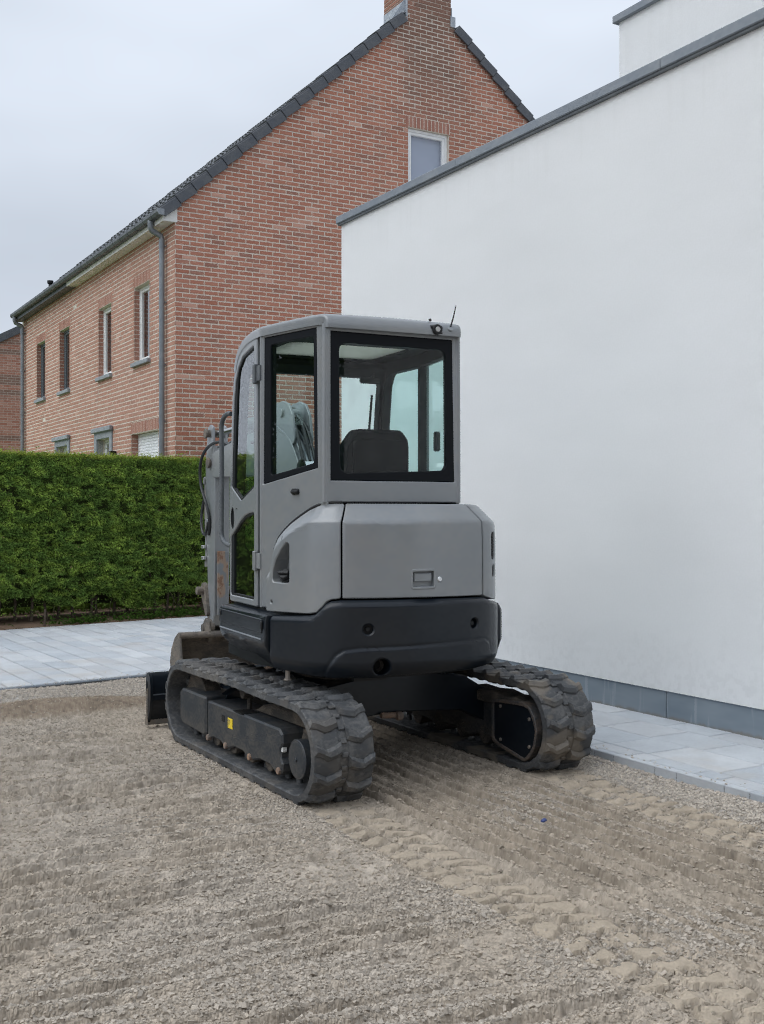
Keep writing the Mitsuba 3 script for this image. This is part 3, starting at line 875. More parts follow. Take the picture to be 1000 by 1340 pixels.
add('roof', (np.array([[EO, END + 0.1, 6.14], [RIGHT + 0.2, END + 0.1, 6.45], [apex_v, HU + 0.9, zr + 0.03]]), np.array([[0, 1, 2]])), 'roof_tile', bh)
fl = add('flue_pipe', tube([(6.2, 25.8, 6.35), (6.2, 25.8, 6.70)], 0.04, 12), 'black_plastic', bh, smooth=40)
add('cowl', tube([(6.2, 25.8, 6.70), (6.2, 25.8, 6.72), (6.2, 25.8, 6.78)], [0.04, 0.07, 0.07], 12), 'black_plastic', fl, smooth=40)

ch = add('chimney', bx(CH0 + 0.002, CH1 - 0.002, HU + 0.001, HU + CHD, 9.6, CHT), 'mortar', bh, label='brick chimney on the gable')
bricks = []
for k in range(int(10.0 / BP), int(CHT / BP)):
    for c in range(-1, 5):
        a = CH0 + (c - 0.5 * (k % 2)) * BL
        x0, x1 = max(a + 0.006, CH0), min(a + BL - 0.006, CH1)
        if x1 - x0 > 0.03 and k * BP > min(rake(np.array(x0)), rake(np.array(x1))) - 0.03:
            bricks.append(place(brick_box(wobble((x0, k * BP + 0.002, x1, k * BP + BP - 0.011)), 0.006, rng.normal(0, 0.0012)), (0, HU, 0), X, Z, -Y))
        b0, b1 = max(HU + (c - 0.5 * (k % 2)) * BL + 0.006, HU - 0.004), min(HU + (c - 0.5 * (k % 2)) * BL + BL - 0.006, HU + CHD)
        if b1 - b0 > 0.03:
            bricks.append(place(brick_box((b0, k * BP + 0.002, b1, k * BP + BP - 0.011), 0.006, 0), (CH0, 0, 0), Y, Z, -X))
for b in bricks:
    add('brick', b, 'brick_gable', ch)
flp = lambda v0, v1, e: Polygon([(v0, rake(np.array(v0)) + e), (v1, rake(np.array(v1)) + e), (v1, rake(np.array(v1)) + e + 0.30), (v0, rake(np.array(v0)) + e + 0.12)])
add('lead_flashing', join(bx(CH0 - 0.012, CH0 - 0.004, HU - 0.02, HU + CHD, float(rake(np.array(CH0))) - 0.1, float(rake(np.array(CH0))) + 0.30),
                          place(plate(Polygon([(CH0 - 0.34, float(rake(np.array(CH0 - 0.34))) + 0.13), (CH0, float(rake(np.array(CH0))) + 0.12), (CH0, float(rake(np.array(CH0))) + 0.34)]), 0, 0.012, 0), (0, HU + 0.06, 0), X, Z, -Y)), 'lead', ch)
add('lead_flashing', join(bx(CH1 + 0.004, CH1 + 0.014, HU - 0.02, HU + CHD, float(rake(np.array(CH1))) - 0.05, float(rake(np.array(CH1))) + 0.30),
                          bx(CH1 - 0.02, CH1 + 0.08, HU - 0.035, HU - 0.012, float(rake(np.array(CH1))) - 0.05, float(rake(np.array(CH1))) + 0.14, 0.004)), 'lead', ch)

# the far house at the left edge and the one seen only in the door glass
def far_house(x0, x1, y0, y1, eave, slope, label):
    k = thing('brick_house', label, 'house')
    xm = (x0 + x1) / 2
    top = eave + slope * (xm - x0)
    g = Polygon([(x0, 0), (x1, 0), (x1, eave), (xm, top), (x0, eave)])
    add('wall', place(plate(g, 0, y1 - y0, 0), (0, y1, 0), X, Z, -Y), 'brick_far', k)
    for s in (0, 1):
        a, b = (np.array([x0 - 0.35, eave - 0.35 * slope]), np.array([xm, top])) if s == 0 else (np.array([x1 + 0.35, eave - 0.35 * slope]), np.array([xm, top]))
        n = np.array([-(b - a)[1], (b - a)[0]]) / np.linalg.norm(b - a) * (1 if s == 0 else -1)
        q = Polygon([a, b, b + n * 0.22, a + n * 0.22])
        add('roof', place(plate(q, 0, y1 - y0 + 0.2, 0.01), (0, y1 + 0.1, 0), X, Z, -Y), 'roof_tile', k)
    return k


far_house(5.55, 14.4, 34.0, 44.0, 5.85, 0.55, 'farther weathered brick house whose wall shows past the end of the nearer brick house')
k = far_house(-21.0, -13.0, 46.0, 56.0, 3.6, 0.75, 'brick house beyond the hedge that shows only as a reflection in the cab door')

# ---------------------------------------------------------------- hedge, soil strip, weeds
HE = np.array([0.986, 0.167, 0.0])
HN = np.array([0.167, -0.986, 0.0])            # towards the camera
HO = np.array([2.83, 14.336 + 0.42, 0.0])
add('soil_strip', (lambda v: (np.array([[*(HO + HE * a + HN * b)[:2], DZ - 0.004 + 0.02 * (c)] for a, b, c in v]), np.array([[0, 1, 2], [0, 2, 3]])))([(-9, 0.405, 0), (8, 0.405, 0), (8, -2.9, 1), (-9, -2.9, 1)]), 'soil', kind='structure', label='strip of bare brown soil along the foot of the hedge')
add('lawn', (np.array([[-14, 15.3, 0.045], [10, 19.3, 0.045], [10, 60, 0.045], [-14, 60, 0.045]], float) + np.array([0, 0.25, 0]), np.array([[0, 1, 2], [0, 2, 3]])), 'lawn', kind='structure', label='lawn behind the hedge')
scene['mat_leaf'] = {'type': 'principledthin', 'base_color': {'type': 'mesh_attribute', 'name': 'vertex_color'}, 'roughness': 0.45, 'diff_trans': 0.7, 'spec_trans': 0.0, 'eta': 1.33}
pr('twig', dusty((0.045, 0.060, 0.018), (0.075, 0.095, 0.030), 0, 1, 10), 0.95)
pr('bark', dusty((0.075, 0.055, 0.04), (0.13, 0.10, 0.075), 0, 1, 20), 0.9)
hd = thing('hedge', 'tall clipped evergreen hedge between the driveway and the brick house', 'hedge')


def leaves(P, N, size, col):
    """One pointed two-facet leaf spray per point: centre P, outward normal N."""
    n = len(P)
    r = rng.normal(size=(n, 3))
    ax = r - N * (r * N).sum(1, keepdims=True) * 0.55
    ax[:, 2] -= 0.25
    ax /= np.linalg.norm(ax, axis=1, keepdims=True)
    nn = N + 0.42 * rng.normal(size=(n, 3))
    sd = np.cross(ax, nn)
    sd /= np.linalg.norm(sd, axis=1, keepdims=True)
    up = np.cross(sd, ax)
    L, W = size[:, None], size[:, None] * rng.uniform(0.30, 0.46, (n, 1))
    a, b = P - ax * L * 0.5, P + ax * L * 0.5
    m = P + up * L * 0.10
    V = np.stack([a, m + sd * W * 0.5 - up * L * 0.05, b, m - sd * W * 0.5 - up * L * 0.05], 1)
    f = (np.array([[0, 1, 2], [0, 2, 3]])[None] + 4 * np.arange(n)[:, None, None]).reshape(-1, 3)
    return V.reshape(-1, 3), f, np.repeat(np.clip(col, 0.004, 1), 4, 0)


HTOP = 2.275
def hedge_points(n, a0, a1, dens_low=True):
    s = rng.uniform(a0, a1, n)
    zz = rng.uniform(0.10, HTOP, n)
    dep = rng.random(n) ** 2.0 * 0.26
    Q = np.stack([s, zz, 0 * s], -1)
    bulge = 0.10 * (meshkit.fbm(Q * np.array([2.6, 3.4, 1]), 3, 31) - 0.5) + 0.15 * (meshkit.fbm(Q * np.array([9.0, 14.0, 1]), 2, 32) - 0.5)
    und = np.clip((0.55 - zz) / 0.5, 0, 1) * 0.10
    gap = meshkit.fbm(Q * np.array([1.9, 1.2, 1]) + 8, 2, 33)
    low = (zz < 0.06 + 0.42 * gap) & (rng.random(n) < 0.93)
    hole = (meshkit.fbm(Q * np.array([9, 11, 1]) + 3, 2, 34) > 0.71) & (dep < 0.2)
    k = ~(low | hole)
    P = HO + HE * s[:, None] + HN * (bulge - dep - und)[:, None] + Z * zz[:, None]
    return P[k], np.broadcast_to(0.85 * HN + 0.65 * Z, P[k].shape), s[k], zz[k], Q[k], dep[k]


pts = [hedge_points(215000, -0.9, 6.0), hedge_points(22000, -8.5, -0.9)]
P = np.vstack([p[0] for p in pts]); N = np.vstack([p[1] for p in pts]); Q = np.vstack([p[4] for p in pts]); zz = np.concatenate([p[3] for p in pts])
n = len(P)
cl = meshkit.fbm(Q * np.array([9.0, 15.0, 1]), 3, 41)[:, None]
t = rng.random((n, 1))
col = np.array([0.170, 0.285, 0.068]) * (0.35 + 0.95 * t) + np.array([0.235, 0.285, 0.045]) * np.clip((cl - 0.42) * 3.0, 0, 1) * (0.3 + 0.9 * t)
warm = rng.random((n, 1))
col = np.where(warm > 0.9975, np.array([0.40, 0.30, 0.17]), col)
size = rng.uniform(0.019, 0.044, n) * np.where(Q[:, 0] < -0.9, 1.9, 1)
A = leaves(P, N, size, col)
# the clipped top with its fresh shoots
m = 38000
s, b = rng.uniform(-0.9, 6.0, m), rng.random(m) * 1.15
tz = HTOP + 0.035 * (meshkit.fbm(np.stack([s * 2, b * 2, 0 * s], -1), 3, 51) - 0.5) + rng.exponential(0.018, m) - 0.03
PT = HO + HE * s[:, None] - HN * (b - 0.06)[:, None] + Z * tz[:, None]
colT = np.array([0.28, 0.33, 0.07]) * (0.55 + 0.9 * rng.random((m, 1)))
Bm = leaves(PT, np.broadcast_to(Z, PT.shape), rng.uniform(0.022, 0.05, m), colT)
m2 = 7000
s, b = rng.uniform(-8.5, -0.9, m2), rng.random(m2) * 1.15
PT = HO + HE * s[:, None] - HN * (b - 0.06)[:, None] + Z * (HTOP + rng.exponential(0.02, m2) - 0.03)[:, None]
Cm = leaves(PT, np.broadcast_to(Z, PT.shape), rng.uniform(0.04, 0.08, m2), np.array([0.28, 0.33, 0.07]) * (0.55 + 0.9 * rng.random((m2, 1))))
vv, ff = join(A[:2], Bm[:2], Cm[:2])
add('foliage', (vv, ff), 'leaf', hd, kind='stuff', color=np.vstack([A[2], Bm[2], Cm[2]]))
core = place(join(refine(bx(-8.5, 6.0, -1.1, -0.30, 0.36, HTOP - 0.045, 0.02), 0.12), refine(bx(-8.5, 6.0, -1.1, -0.75, 0.20, 0.42, 0.02), 0.12)), HO, HE, HN, Z)
q = meshkit.fbm(core[0] * 6, 3, 61)[:, None] - 0.5
add('inner_twigs', (core[0] + HN * q * 0.22 + Z * q * 0.06, core[1]), 'twig', hd, kind='stuff')
for i in range(34):
    s = -0.8 + i * 0.2 + rng.uniform(-0.06, 0.06)
    b = -0.32 + rng.uniform(-0.08, 0.08)
    p = [HO + HE * s + HN * b, HO + HE * (s + rng.normal(0, 0.03)) + HN * b + Z * 0.35, HO + HE * (s + rng.normal(0, 0.07)) + HN * (b + 0.02) + Z * 0.8]
    add('stem', tube(p, [0.024, 0.018, 0.012], 7), 'bark', hd, smooth=True)
for i in range(16):            # dry canes that lean out at the foot
    s = rng.uniform(-0.8, 5.0)
    p0 = HO + HE * s - HN * 0.18
    add('dry_cane', tube([p0, p0 + HE * rng.normal(0, 0.1) + HN * rng.uniform(0.0, 0.12) + Z * rng.uniform(0.22, 0.42)], 0.0045, 5), 'bark', hd)

n = 5200
s = np.r_[rng.uniform(0.9, 5.5, n - 700), rng.uniform(-0.9, 0.9, 700)]
cl = meshkit.fbm(np.stack([s * 2.2, 0 * s, 0 * s], -1), 3, 71)
keep = rng.random(n) < np.clip((cl - 0.30) * 3 + np.where(s > 1.6, 0.35, -0.45), 0, 1)
s = s[keep]
b = 0.37 - rng.random(len(s)) ** 1.4 * 0.42
z = 0.045 + rng.exponential(0.035, len(s)) * np.where(s > 1.6, 1, 0.7)
W = leaves(HO + HE * s[:, None] + HN * b[:, None] + Z * z[:, None], np.broadcast_to(Z, (len(s), 3)), rng.uniform(0.03, 0.075, len(s)),
           np.array([0.06, 0.115, 0.022]) * (0.5 + 0.9 * rng.random((len(s), 1))))
add('weeds', W[:2], 'leaf', kind='stuff', label='low green weeds growing along the soil strip under the hedge', category='weeds', color=W[2])
n = 6000
gx_, gy_ = rng.uniform(-1, 6.5, n), rng.uniform(0.0, 1.0, n)
Pg = HO + HE * gx_[:, None] - HN * (1.25 + gy_ * 1.2)[:, None]
Wg = leaves(Pg + Z * 0.12, np.broadcast_to(Z * 0.1 + HN, (n, 3)), rng.uniform(0.08, 0.22, n), np.array([0.12, 0.18, 0.035]) * (0.6 + 0.7 * rng.random((n, 1))))
add('grass', Wg[:2], 'leaf', kind='stuff', label='bright grass glimpsed between the stems under the hedge', category='grass', color=Wg[2])
o = HO + HE * -0.98 + HN * 0.30
p0 = np.array([3.42, 14.336 + 0.169 * 0.59 + 0.10, 0.02])
st = tube([p0, p0 + np.array([0.006, 0.0, 0.22]), p0 + np.array([0.01, 0.0, 0.23])], [0.014, 0.013, 0.008], 7)
add('wooden_stake', st, 'bark', label='short brown wooden stake standing in the soil under the hedge', category='stake')

far_house(-9.0, 1.5, -34.0, -24.0, 5.4, 0.8, 'brick house across the street that shows only in reflections')
for i, (x, y, h, r) in enumerate(((-7.5, -15.0, 7.5, 2.6), (1.0, -19.0, 8.0, 3.0), (7.0, -12.5, 6.5, 2.7), (11.8, -14.0, 8.5, 3.4), (-7.2, 13.2, 8.0, 2.8), (-11.0, 18.0, 9.0, 3.2))):
    tr = thing('garden_tree', group='garden trees around the yard', category='tree', label= ['broad leafy tree behind the viewer on the left', 'tall leafy tree behind the viewer', 'small leafy tree behind the viewer', 'wide leafy tree behind the viewer on the right', 'leafy tree left of the yard beside the hedge end', 'large leafy tree beyond the hedge on the left'][i] + ', seen only in reflections')
    add('trunk', tube([(x, y, 0), (x + .05, y, h * .3), (x + .1, y + .1, h * .75)], [.22, .17, .06], 9), 'bark', tr, smooth=True)
    d = rng.normal(size=(9000, 3))
    d /= np.linalg.norm(d, axis=1, keepdims=True)
    rad = (0.55 + 0.45 * rng.random((9000, 1)) ** .4) * (0.75 + 0.5 * meshkit.fbm(d * 1.7 + i, 3, 91))[:, None]
    Pt = np.array([x, y, h * .58]) + d * rad * np.array([r, r, h * .42])
    q = leaves(Pt, d, rng.uniform(.16, .34, 9000), np.array([.07, .11, .025]) * (.5 + .9 * rng.random((9000, 1))))
    add('crown', q[:2], 'leaf', tr, kind='stuff', color=q[2])

# ---------------------------------------------------------------- the excavator
EX = thing('excavator', 'grey compact tracked excavator with glazed cab parked on the gravel yard', 'excavator')
CX0, CY0 = 3.404, 6.12
TH = math.radians(5)
UA, UB = np.array([math.cos(TH), -math.sin(TH), 0]), np.array([math.sin(TH), math.cos(TH), 0])
UO = np.array([CX0, CY0, 0])


def U(mesh):                   # the upper carriage is slewed by five degrees
    return place(mesh, UO, UA, UB, Z)


def Lw(mesh):                  # the undercarriage
    return place(mesh, (CX0, CY0, 0), X, Y, Z)


def part(name, mesh, m, smooth=35, parent=None, **k):
    return add(name, U(mesh), m, parent or EX, smooth=smooth, **k)


def low(name, mesh, m, smooth=35, parent=None, **k):
    return add(name, Lw(mesh), m, parent or EX, smooth=smooth, **k)


def side_ex(poly, a0, a1, ch=0.004):
    """Profile in (b, z), thick from a0 to a1, both edges eased."""
    m = (a0 + a1) / 2
    return join(place(plate(poly, 0, m - a0, ch), (m, 0, 0), Y, Z, -X), place(plate(poly, 0, a1 - m, ch), (m, 0, 0), Y, Z, X))


# -- tail: panels bent round the plan outline
HOOD = np.array([(-.775, -.12), (-.762, -.353), (-.73, -.52), (-.68, -.70), (-.635, -.81), (-.56, -.885), (-.45, -.93), (-.25, -.975), (-.08, -.985), (.1, -.975), (.25, -.945),
                 (.36, -.905), (.45, -.84), (.52, -.75), (.575, -.64), (.62, -.5), (.65, -.35), (.665, -.10)])
_t = np.r_[0, np.cumsum(np.hypot(*np.diff(HOOD, axis=0).T))]
_q = CubicSpline(_t, HOOD)(np.linspace(0, _t[-1], 900))
_s = np.r_[0, np.cumsum(np.hypot(*np.diff(_q, axis=0).T))]
_d = np.gradient(_q, axis=0)
_d /= np.hypot(*_d.T)[:, None]
_n = np.stack([_d[:, 1], -_d[:, 0]], 1)
_n[:, :] *= np.sign(_n[len(_n) // 2] @ np.array([0, -1]))
SEND = _s[-1]


def bend(mesh, base=0.0, inset=None):
    """(s, z, t) -> the plan outline at arc length s, height z, t outwards from the outline plus base minus inset(s, z)."""
    v, f = mesh
    s, z, t = v.T
    o = t + base - (inset(s, z) if inset else 0)
    g = lambda c: np.interp(s, _s, c)
    w = np.stack([g(_q[:, 0]) + g(_n[:, 0]) * o, g(_q[:, 1]) + g(_n[:, 1]) * o, z], 1)
    e1, e2 = w[f[:, 1]] - w[f[:, 0]], w[f[:, 2]] - w[f[:, 0]]
    vol = (np.cross(e1, e2) * w[f[:, 0]]).sum()
    return w, f if vol > 0 else f[:, ::-1]


TOPLINE = np.array([(.236, .90), (.236, 1.173), (.252, 1.25), (.275, 1.31), (.31, 1.355), (.358, 1.396), (.42, 1.44), (.494, 1.482), (.56, 1.512), (.631, 1.533), (.70, 1.542), (.80, 1.545), (1.74, 1.545), (2.0, 1.535), (2.25, 1.50), (2.50, 1.45), (2.66, 1.42)])


def seg_dist(s, z, P):
    d = np.full(len(s), 9.0)
    for (x0, y0), (x1, y1) in zip(P[:-1], P[1:]):
        L2 = (x1 - x0) ** 2 + (y1 - y0) ** 2
        t = np.clip(((s - x0) * (x1 - x0) + (z - y0) * (y1 - y0)) / L2, 0, 1)
        d = np.minimum(d, np.hypot(s - x0 - t * (x1 - x0), z - y0 - t * (y1 - y0)))
    return d


def hood_inset(s, z):
    d = seg_dist(s, z, TOPLINE[1:])
    w = np.interp(s, [0.23, 0.30, 0.5, 0.8, 1.74, 1.95], [0.045, 0.055, 0.08, 0.096, 0.096, 0.10])
    k = np.interp(s, [0.23, 0.5, 0.8, 1.74, 1.95], [0.65, 0.9, 0.9, 0.9, 0.9])
    x = w - d
    r = 0.012
    y = np.where(x > r, x, np.where(x > -r, (x + r) ** 2 / (4 * r), 0))
    return k * y + 0.10 * np.clip((z - 1.30) / 0.25, 0, 1) ** 2 * 0.15


top = Polygon(list(TOPLINE[1:]) + [(2.66, .90), (.236, .90)])
lowcut = [(.236, .935), (.66, .948), (.71, .957), (.745, .985), (.775, 1.018), (.80, 1.030), (.856, 1.036), (1.3, 1.034), (1.74, 1.028), (1.85, 1.00), (2.1, .98), (2.66, .95)]
below = Polygon(lowcut + [(2.66, .5), (.236, .5)])
shell = top.difference(below)
seamL = LineString([(.856, .9), (.856, 1.445), (.885, 1.56)]).buffer(.0045)
seamR = LineString([(1.74, .9), (1.74, 1.445), (1.70, 1.56)]).buffer(.0045)
pieces = sorted(shell.difference(seamL.union(seamR)).geoms, key=lambda g: g.centroid.x)
pocket = rnd(Polygon([(.305, 1.105), (.480, 1.105), (.480, 1.345), (.455, 1.335), (.40, 1.29), (.345, 1.23), (.315, 1.17)]), .022, 5)
fender = pieces[0].buffer(-.012).buffer(.012).difference(pocket)
bolts = [(.391, 1.352), (.299, .992)]
for s, z in bolts:
    fender = fender.difference(Point(s, z).buffer(.010, quad_segs=4))
fd = part('side_fender', bend(refine(plate(fender, -.045, 0, .005), .015), 0, hood_inset), 'paint_grey')
arch = [(s, z) for s, z in TOPLINE[1:12]] + [(.856, 1.5455)]
part('arch_seal', tube([bend((np.array([[s, z + .006, -.016]]), np.zeros((0, 3), int)), 0, hood_inset)[0][0] for s, z in arch], .010, 8, 60), 'black_plastic', parent=fd)
pk = refine(plate(pocket.buffer(.010), -.10, -.092, 0), .03)
part('filler_pocket', join(bend(pk, 0, hood_inset), bend(refine(plate(pocket.buffer(.010).difference(pocket.buffer(.002)), -.095, -.004, 0), .03), 0, hood_inset)), 'paint_grey', parent=fd)
cp = bend((np.array([[.405, 1.145, -.03]]), np.zeros((0, 3), int)), 0)[0][0]
cn = np.array([*_n[np.searchsorted(_s, .405)], 0]) * 0.75 + np.array([0.0, -.35, .75])
cn /= np.linalg.norm(cn)
e = np.cross(cn, Z); e /= np.linalg.norm(e)
part('fuel_cap', join(rod(cp - cn * .05, cp - cn * .005, .040, 18), rod(cp - cn * .005, cp + cn * .02, .034, 10), place(bx(-.036, .036, -.010, .010, 0, .016, .004), cp + cn * .018, e, np.cross(cn, e), cn)), 'black_plastic', parent=fd)
for s, z in bolts:
    part('bolt', bend(plate(Point(s, z).buffer(.0085, quad_segs=3), -.02, -.006, .002), 0, hood_inset), 'black_plastic', parent=fd)

latch = rrect(1.249, 1.088, 1.386, 1.180, .010)
hood_p = pieces[1].buffer(-.008).buffer(.008).difference(latch)
hd_ = part('engine_hood', bend(refine(plate(hood_p, -.045, 0, .005), .015), 0, hood_inset), 'paint_grey')
part('latch_recess', join(bend(refine(plate(latch.buffer(.006), -.035, -.030, 0), .03)), bend(refine(plate(latch.buffer(.010).difference(latch.buffer(-.004)), -.03, .004, .003), .03))), 'paint_grey', parent=hd_)
part('latch_lever', bend(refine(plate(rrect(1.262, 1.118, 1.374, 1.168, .006), -.03, -.006, .006), .03)), 'paint_grey', parent=hd_)
part('lock', bend(plate(Point(1.418, 1.131).buffer(.014, quad_segs=5), -.01, .006, .003)), 'chrome_soft', parent=hd_)

vents = [rrect(1.845, 1.225, 1.925, 1.385, .03), rrect(1.862, 1.125, 1.925, 1.195, .025)]
rf = pieces[2].buffer(-.008).buffer(.008)
for g in vents:
    rf = rf.difference(g)
rfk = part('side_fender', bend(refine(plate(rf, -.045, 0, .005), .03), 0, hood_inset), 'paint_grey', label='right-hand grey fender with black vent grilles')
for g in vents:
    x0, z0, x1, z1 = g.bounds
    gr = part('vent_grille', bend(refine(plate(g.buffer(.004), -.05, -.035, 0), .03), 0, hood_inset), 'black_plastic', parent=rfk)
    sl = [sbox(x0, z, x1, z + .006) for z in np.arange(z0 + .012, z1 - .006, .0175)] + [sbox(x0 + (x1 - x0) * q - .003, z0, x0 + (x1 - x0) * q + .003, z1) for q in (.33, .66)]
    part('vent_slats', bend(refine(plate(shapely.union_all(sl).intersection(g), -.03, -.006, .002), .03), 0, hood_inset), 'black_plastic', parent=rfk, kind='stuff')

# -- counterweight
LIP = rnd(Polygon([(.75, .60), (.795, .680), (.83, .735), (.867, .762), (.95, .772), (1.235, .776), (1.60, .786), (1.72, .786), (1.765, .765), (1.785, .70), (1.79, .60)]), .015)


def cw_inset(s, z):
    top = np.interp(s, [.34, .66, .71, .745, .775, .80, .856, 1.3, 1.74, 1.9], [.924, .936, .945, .973, 1.006, 1.018, 1.024, 1.022, 1.016, .985])
    x = np.clip((z - (top - .034)) / .034, 0, 1)
    out = .026 * x * x
    b = np.clip((.70 - z) / .085, 0, 1)
    out = out + .045 * b * b
    P = shapely.points(s, z)
    d = shapely.distance(shapely.Polygon(LIP.exterior).exterior, P)
    inside = shapely.contains(LIP, P)
    g = np.where(inside, 1, -1) * d
    out = out - .007 * np.clip(.5 + g / .024, 0, 1) + .006 * np.exp(-(g / .008) ** 2)
    out = out - .012 * np.exp(-((s - 1.33) / .07) ** 4) * np.exp(-((z - 1.02) / .012) ** 2) * -1.4
    return out


cwp = Polygon([(.345, .62), (.345, .917)] + [(s, z - .009) for s, z in lowcut[1:10]] + [(2.15, .965), (2.15, .62), (1.75, .625), (1.3, .610), (1.067, .606), (.8, .610)])
cwp = cwp.buffer(-.010).buffer(.010)
holes = [Point(.994, .872).buffer(.027, quad_segs=6), Point(1.632, .879).buffer(.027, quad_segs=6)]
exh = Point(1.067, .668).buffer(.046, quad_segs=8)
for h in holes + [exh]:
    cwp = cwp.difference(h)
cwb = lambda s: np.interp(s, [.34, 1.6, 1.8, 2.0], [.04, .04, .022, .012])


def cwbend(m, extra=0.0):
    return bend(m, extra, lambda s, z: cw_inset(s, z) - cwb(s))


cw = part('counterweight', cwbend(refine(plate(cwp, -.12, 0, .008), .0078)), 'navy', smooth=40)
for h in holes:
    c = h.centroid
    part('lifting_socket', join(cwbend(refine(plate(h.buffer(.008), -.045, -.035, 0), .03)), cwbend(plate(Point(c.x, c.y).buffer(.015, quad_segs=4), -.036, -.018, .004))), 'black_plastic', parent=cw)
ep = bend((np.array([[1.067, .668, -.055]]), np.zeros((0, 3), int)), 0)[0][0]
part('exhaust_pipe', join(tube([ep + [0, .25, 0], ep + [0, 0.0, 0]], [.033, .033], 16, cap=False), tube([ep + [0, .25, 0], ep], [.027, .027], 16, cap=False)), 'steel_worn', parent=cw)
part('exhaust_shroud', bx(ep[0] - .10, ep[0] + .10, ep[1] + .10, ep[1] + .14, .57, .74), 'black_plastic', parent=cw)

# -- floor of the upper carriage, skirts, swing ring
floor_poly = Polygon([(-.74, .50), (-.76, -.1)] + [tuple(_q[i] - _n[i] * .07) for i in range(60, 880, 24)] + [(.66, .1), (.66, .62), (-.2, .75)])
part('turntable_frame', place(plate(floor_poly.buffer(-.02), .60, .90, .02), (0, 0, 0), X, Y, Z), 'interior_dark')
part('engine_block', place(plate(floor_poly.intersection(sbox(-1, -2, 1, -.3)).buffer(-.06), .9, 1.535, .02), (0, 0, 0), X, Y, Z), 'interior_dark')
sk = Polygon([(-.46, .92), (.385, .92), (.40, .905), (.40, .715), (.31, .60), (.25, .585), (-.46, .59)])


def skirt_bend(m):
    v, f = m
    z, t = v[:, 1], v[:, 2]
    ins = np.clip((.735 - z) / .14, 0, 1) * .13 + np.clip((z - .895) / .025, 0, 1) ** 2 * .012
    return np.stack([-(.805 + t - ins), v[:, 0], z], 1), f


def skm(poly, t0, t1, ch=.004):
    v, f = skirt_bend(refine(plate(poly, t0, t1, ch), .04))
    return v, f
groove1 = LineString([(-.395, .862), (.392, .862)]).buffer(.003)
st = part('step_skirt', skm(sk.buffer(-.006).buffer(.006), -.10, 0, .006), 'navy', label='dark side skirt below the cab door')
part('trim_panel', skm(rrect(-.415, .815, .395, .895, .008), 0, .006, .003), 'navy', parent=st)
part('trim_strip', skm(sbox(-.40, .775, .393, .784), 0, .007, .003), 'zinc', parent=st)
part('catch', join(skm(rrect(-.432, .838, -.404, .885, .01), 0.004, .012, .003)), 'black_plastic', parent=st)
part('catch', join(skm(rrect(.352, .855, .372, .888, .008), 0.004, .012, .003)), 'black_plastic', parent=st)
part('side_skirt', side_ex(rnd(Polygon([(-.355, .93), (-.385, .89), (-.385, .70), (-.31, .58), (.62, .58), (.66, .93)]), .02), .60, .80, .025), 'navy', label='right-hand dark side skirt')
part('right_cover', side_ex(rnd(Polygon([(-.30, .95), (-.30, 1.40), (.1, 1.36), (.55, 1.1), (.62, .95)]), .05), .40, .70, .03), 'paint_grey')
part('swing_ring', rod((0, 0, .50), (0, 0, .62), .42, 40), 'dark_dirt')
hk = part('drain_plug', join(rod((-.70, -.55, .57), (-.70, -.55, .62), .014, 8), rod((-.70, -.55, .560), (-.70, -.55, .572), .024, 8)), 'steel_worn')

# -- cab
RLp, RRp, Bp, FLp = (-.56, -.77), (.28, -.75), (-.72, -.144), (-.715, .46)
FRp, RMp = (.345, .47), (.365, -.2)


def wall(A, B, poly, t0, t1, ch=.004, length=None, warp=None):
    """Plate in the upright plane from A to B (plan points): x along A-B, y up, t outwards."""
    A3, B3 = np.array([*A, 0.0]), np.array([*B, 0.0])
    ex = (B3 - A3) / np.linalg.norm(B3 - A3)
    n = np.array([ex[1], -ex[0], 0])
    mid = (A3 + B3) / 2 - np.array([-.18, -.15, 0])
    if n @ mid < 0:
        n = -n
    m = plate(poly, t0, t1, ch)
    if length:
        m = refine(m, length)
    if warp:
        m = (warp(m[0]), m[1])
    return place(m, A3, ex, Z, n)


def pane(poly):
    """Single sheet of glass from a polygon."""
    import mapbox_earcut as ec
    p = ring_pts(poly.exterior)
    t = ec.triangulate_float64(p, np.array([len(p)], np.uint32)).reshape(-1, 3)
    return p, t


def glass(A, B, poly, t, warp=None):
    A3, B3 = np.array([*A, 0.0]), np.array([*B, 0.0])
    ex = (B3 - A3) / np.linalg.norm(B3 - A3)
    n = np.array([ex[1], -ex[0], 0])
    mid = (A3 + B3) / 2 - np.array([-.18, -.15, 0])
    if n @ mid < 0:
        n = -n
    p, f = pane(poly)
    v = np.column_stack([p, np.full(len(p), t)])
    if warp:
        v = warp(v)
    return place((v, f), A3, ex, Z, n)


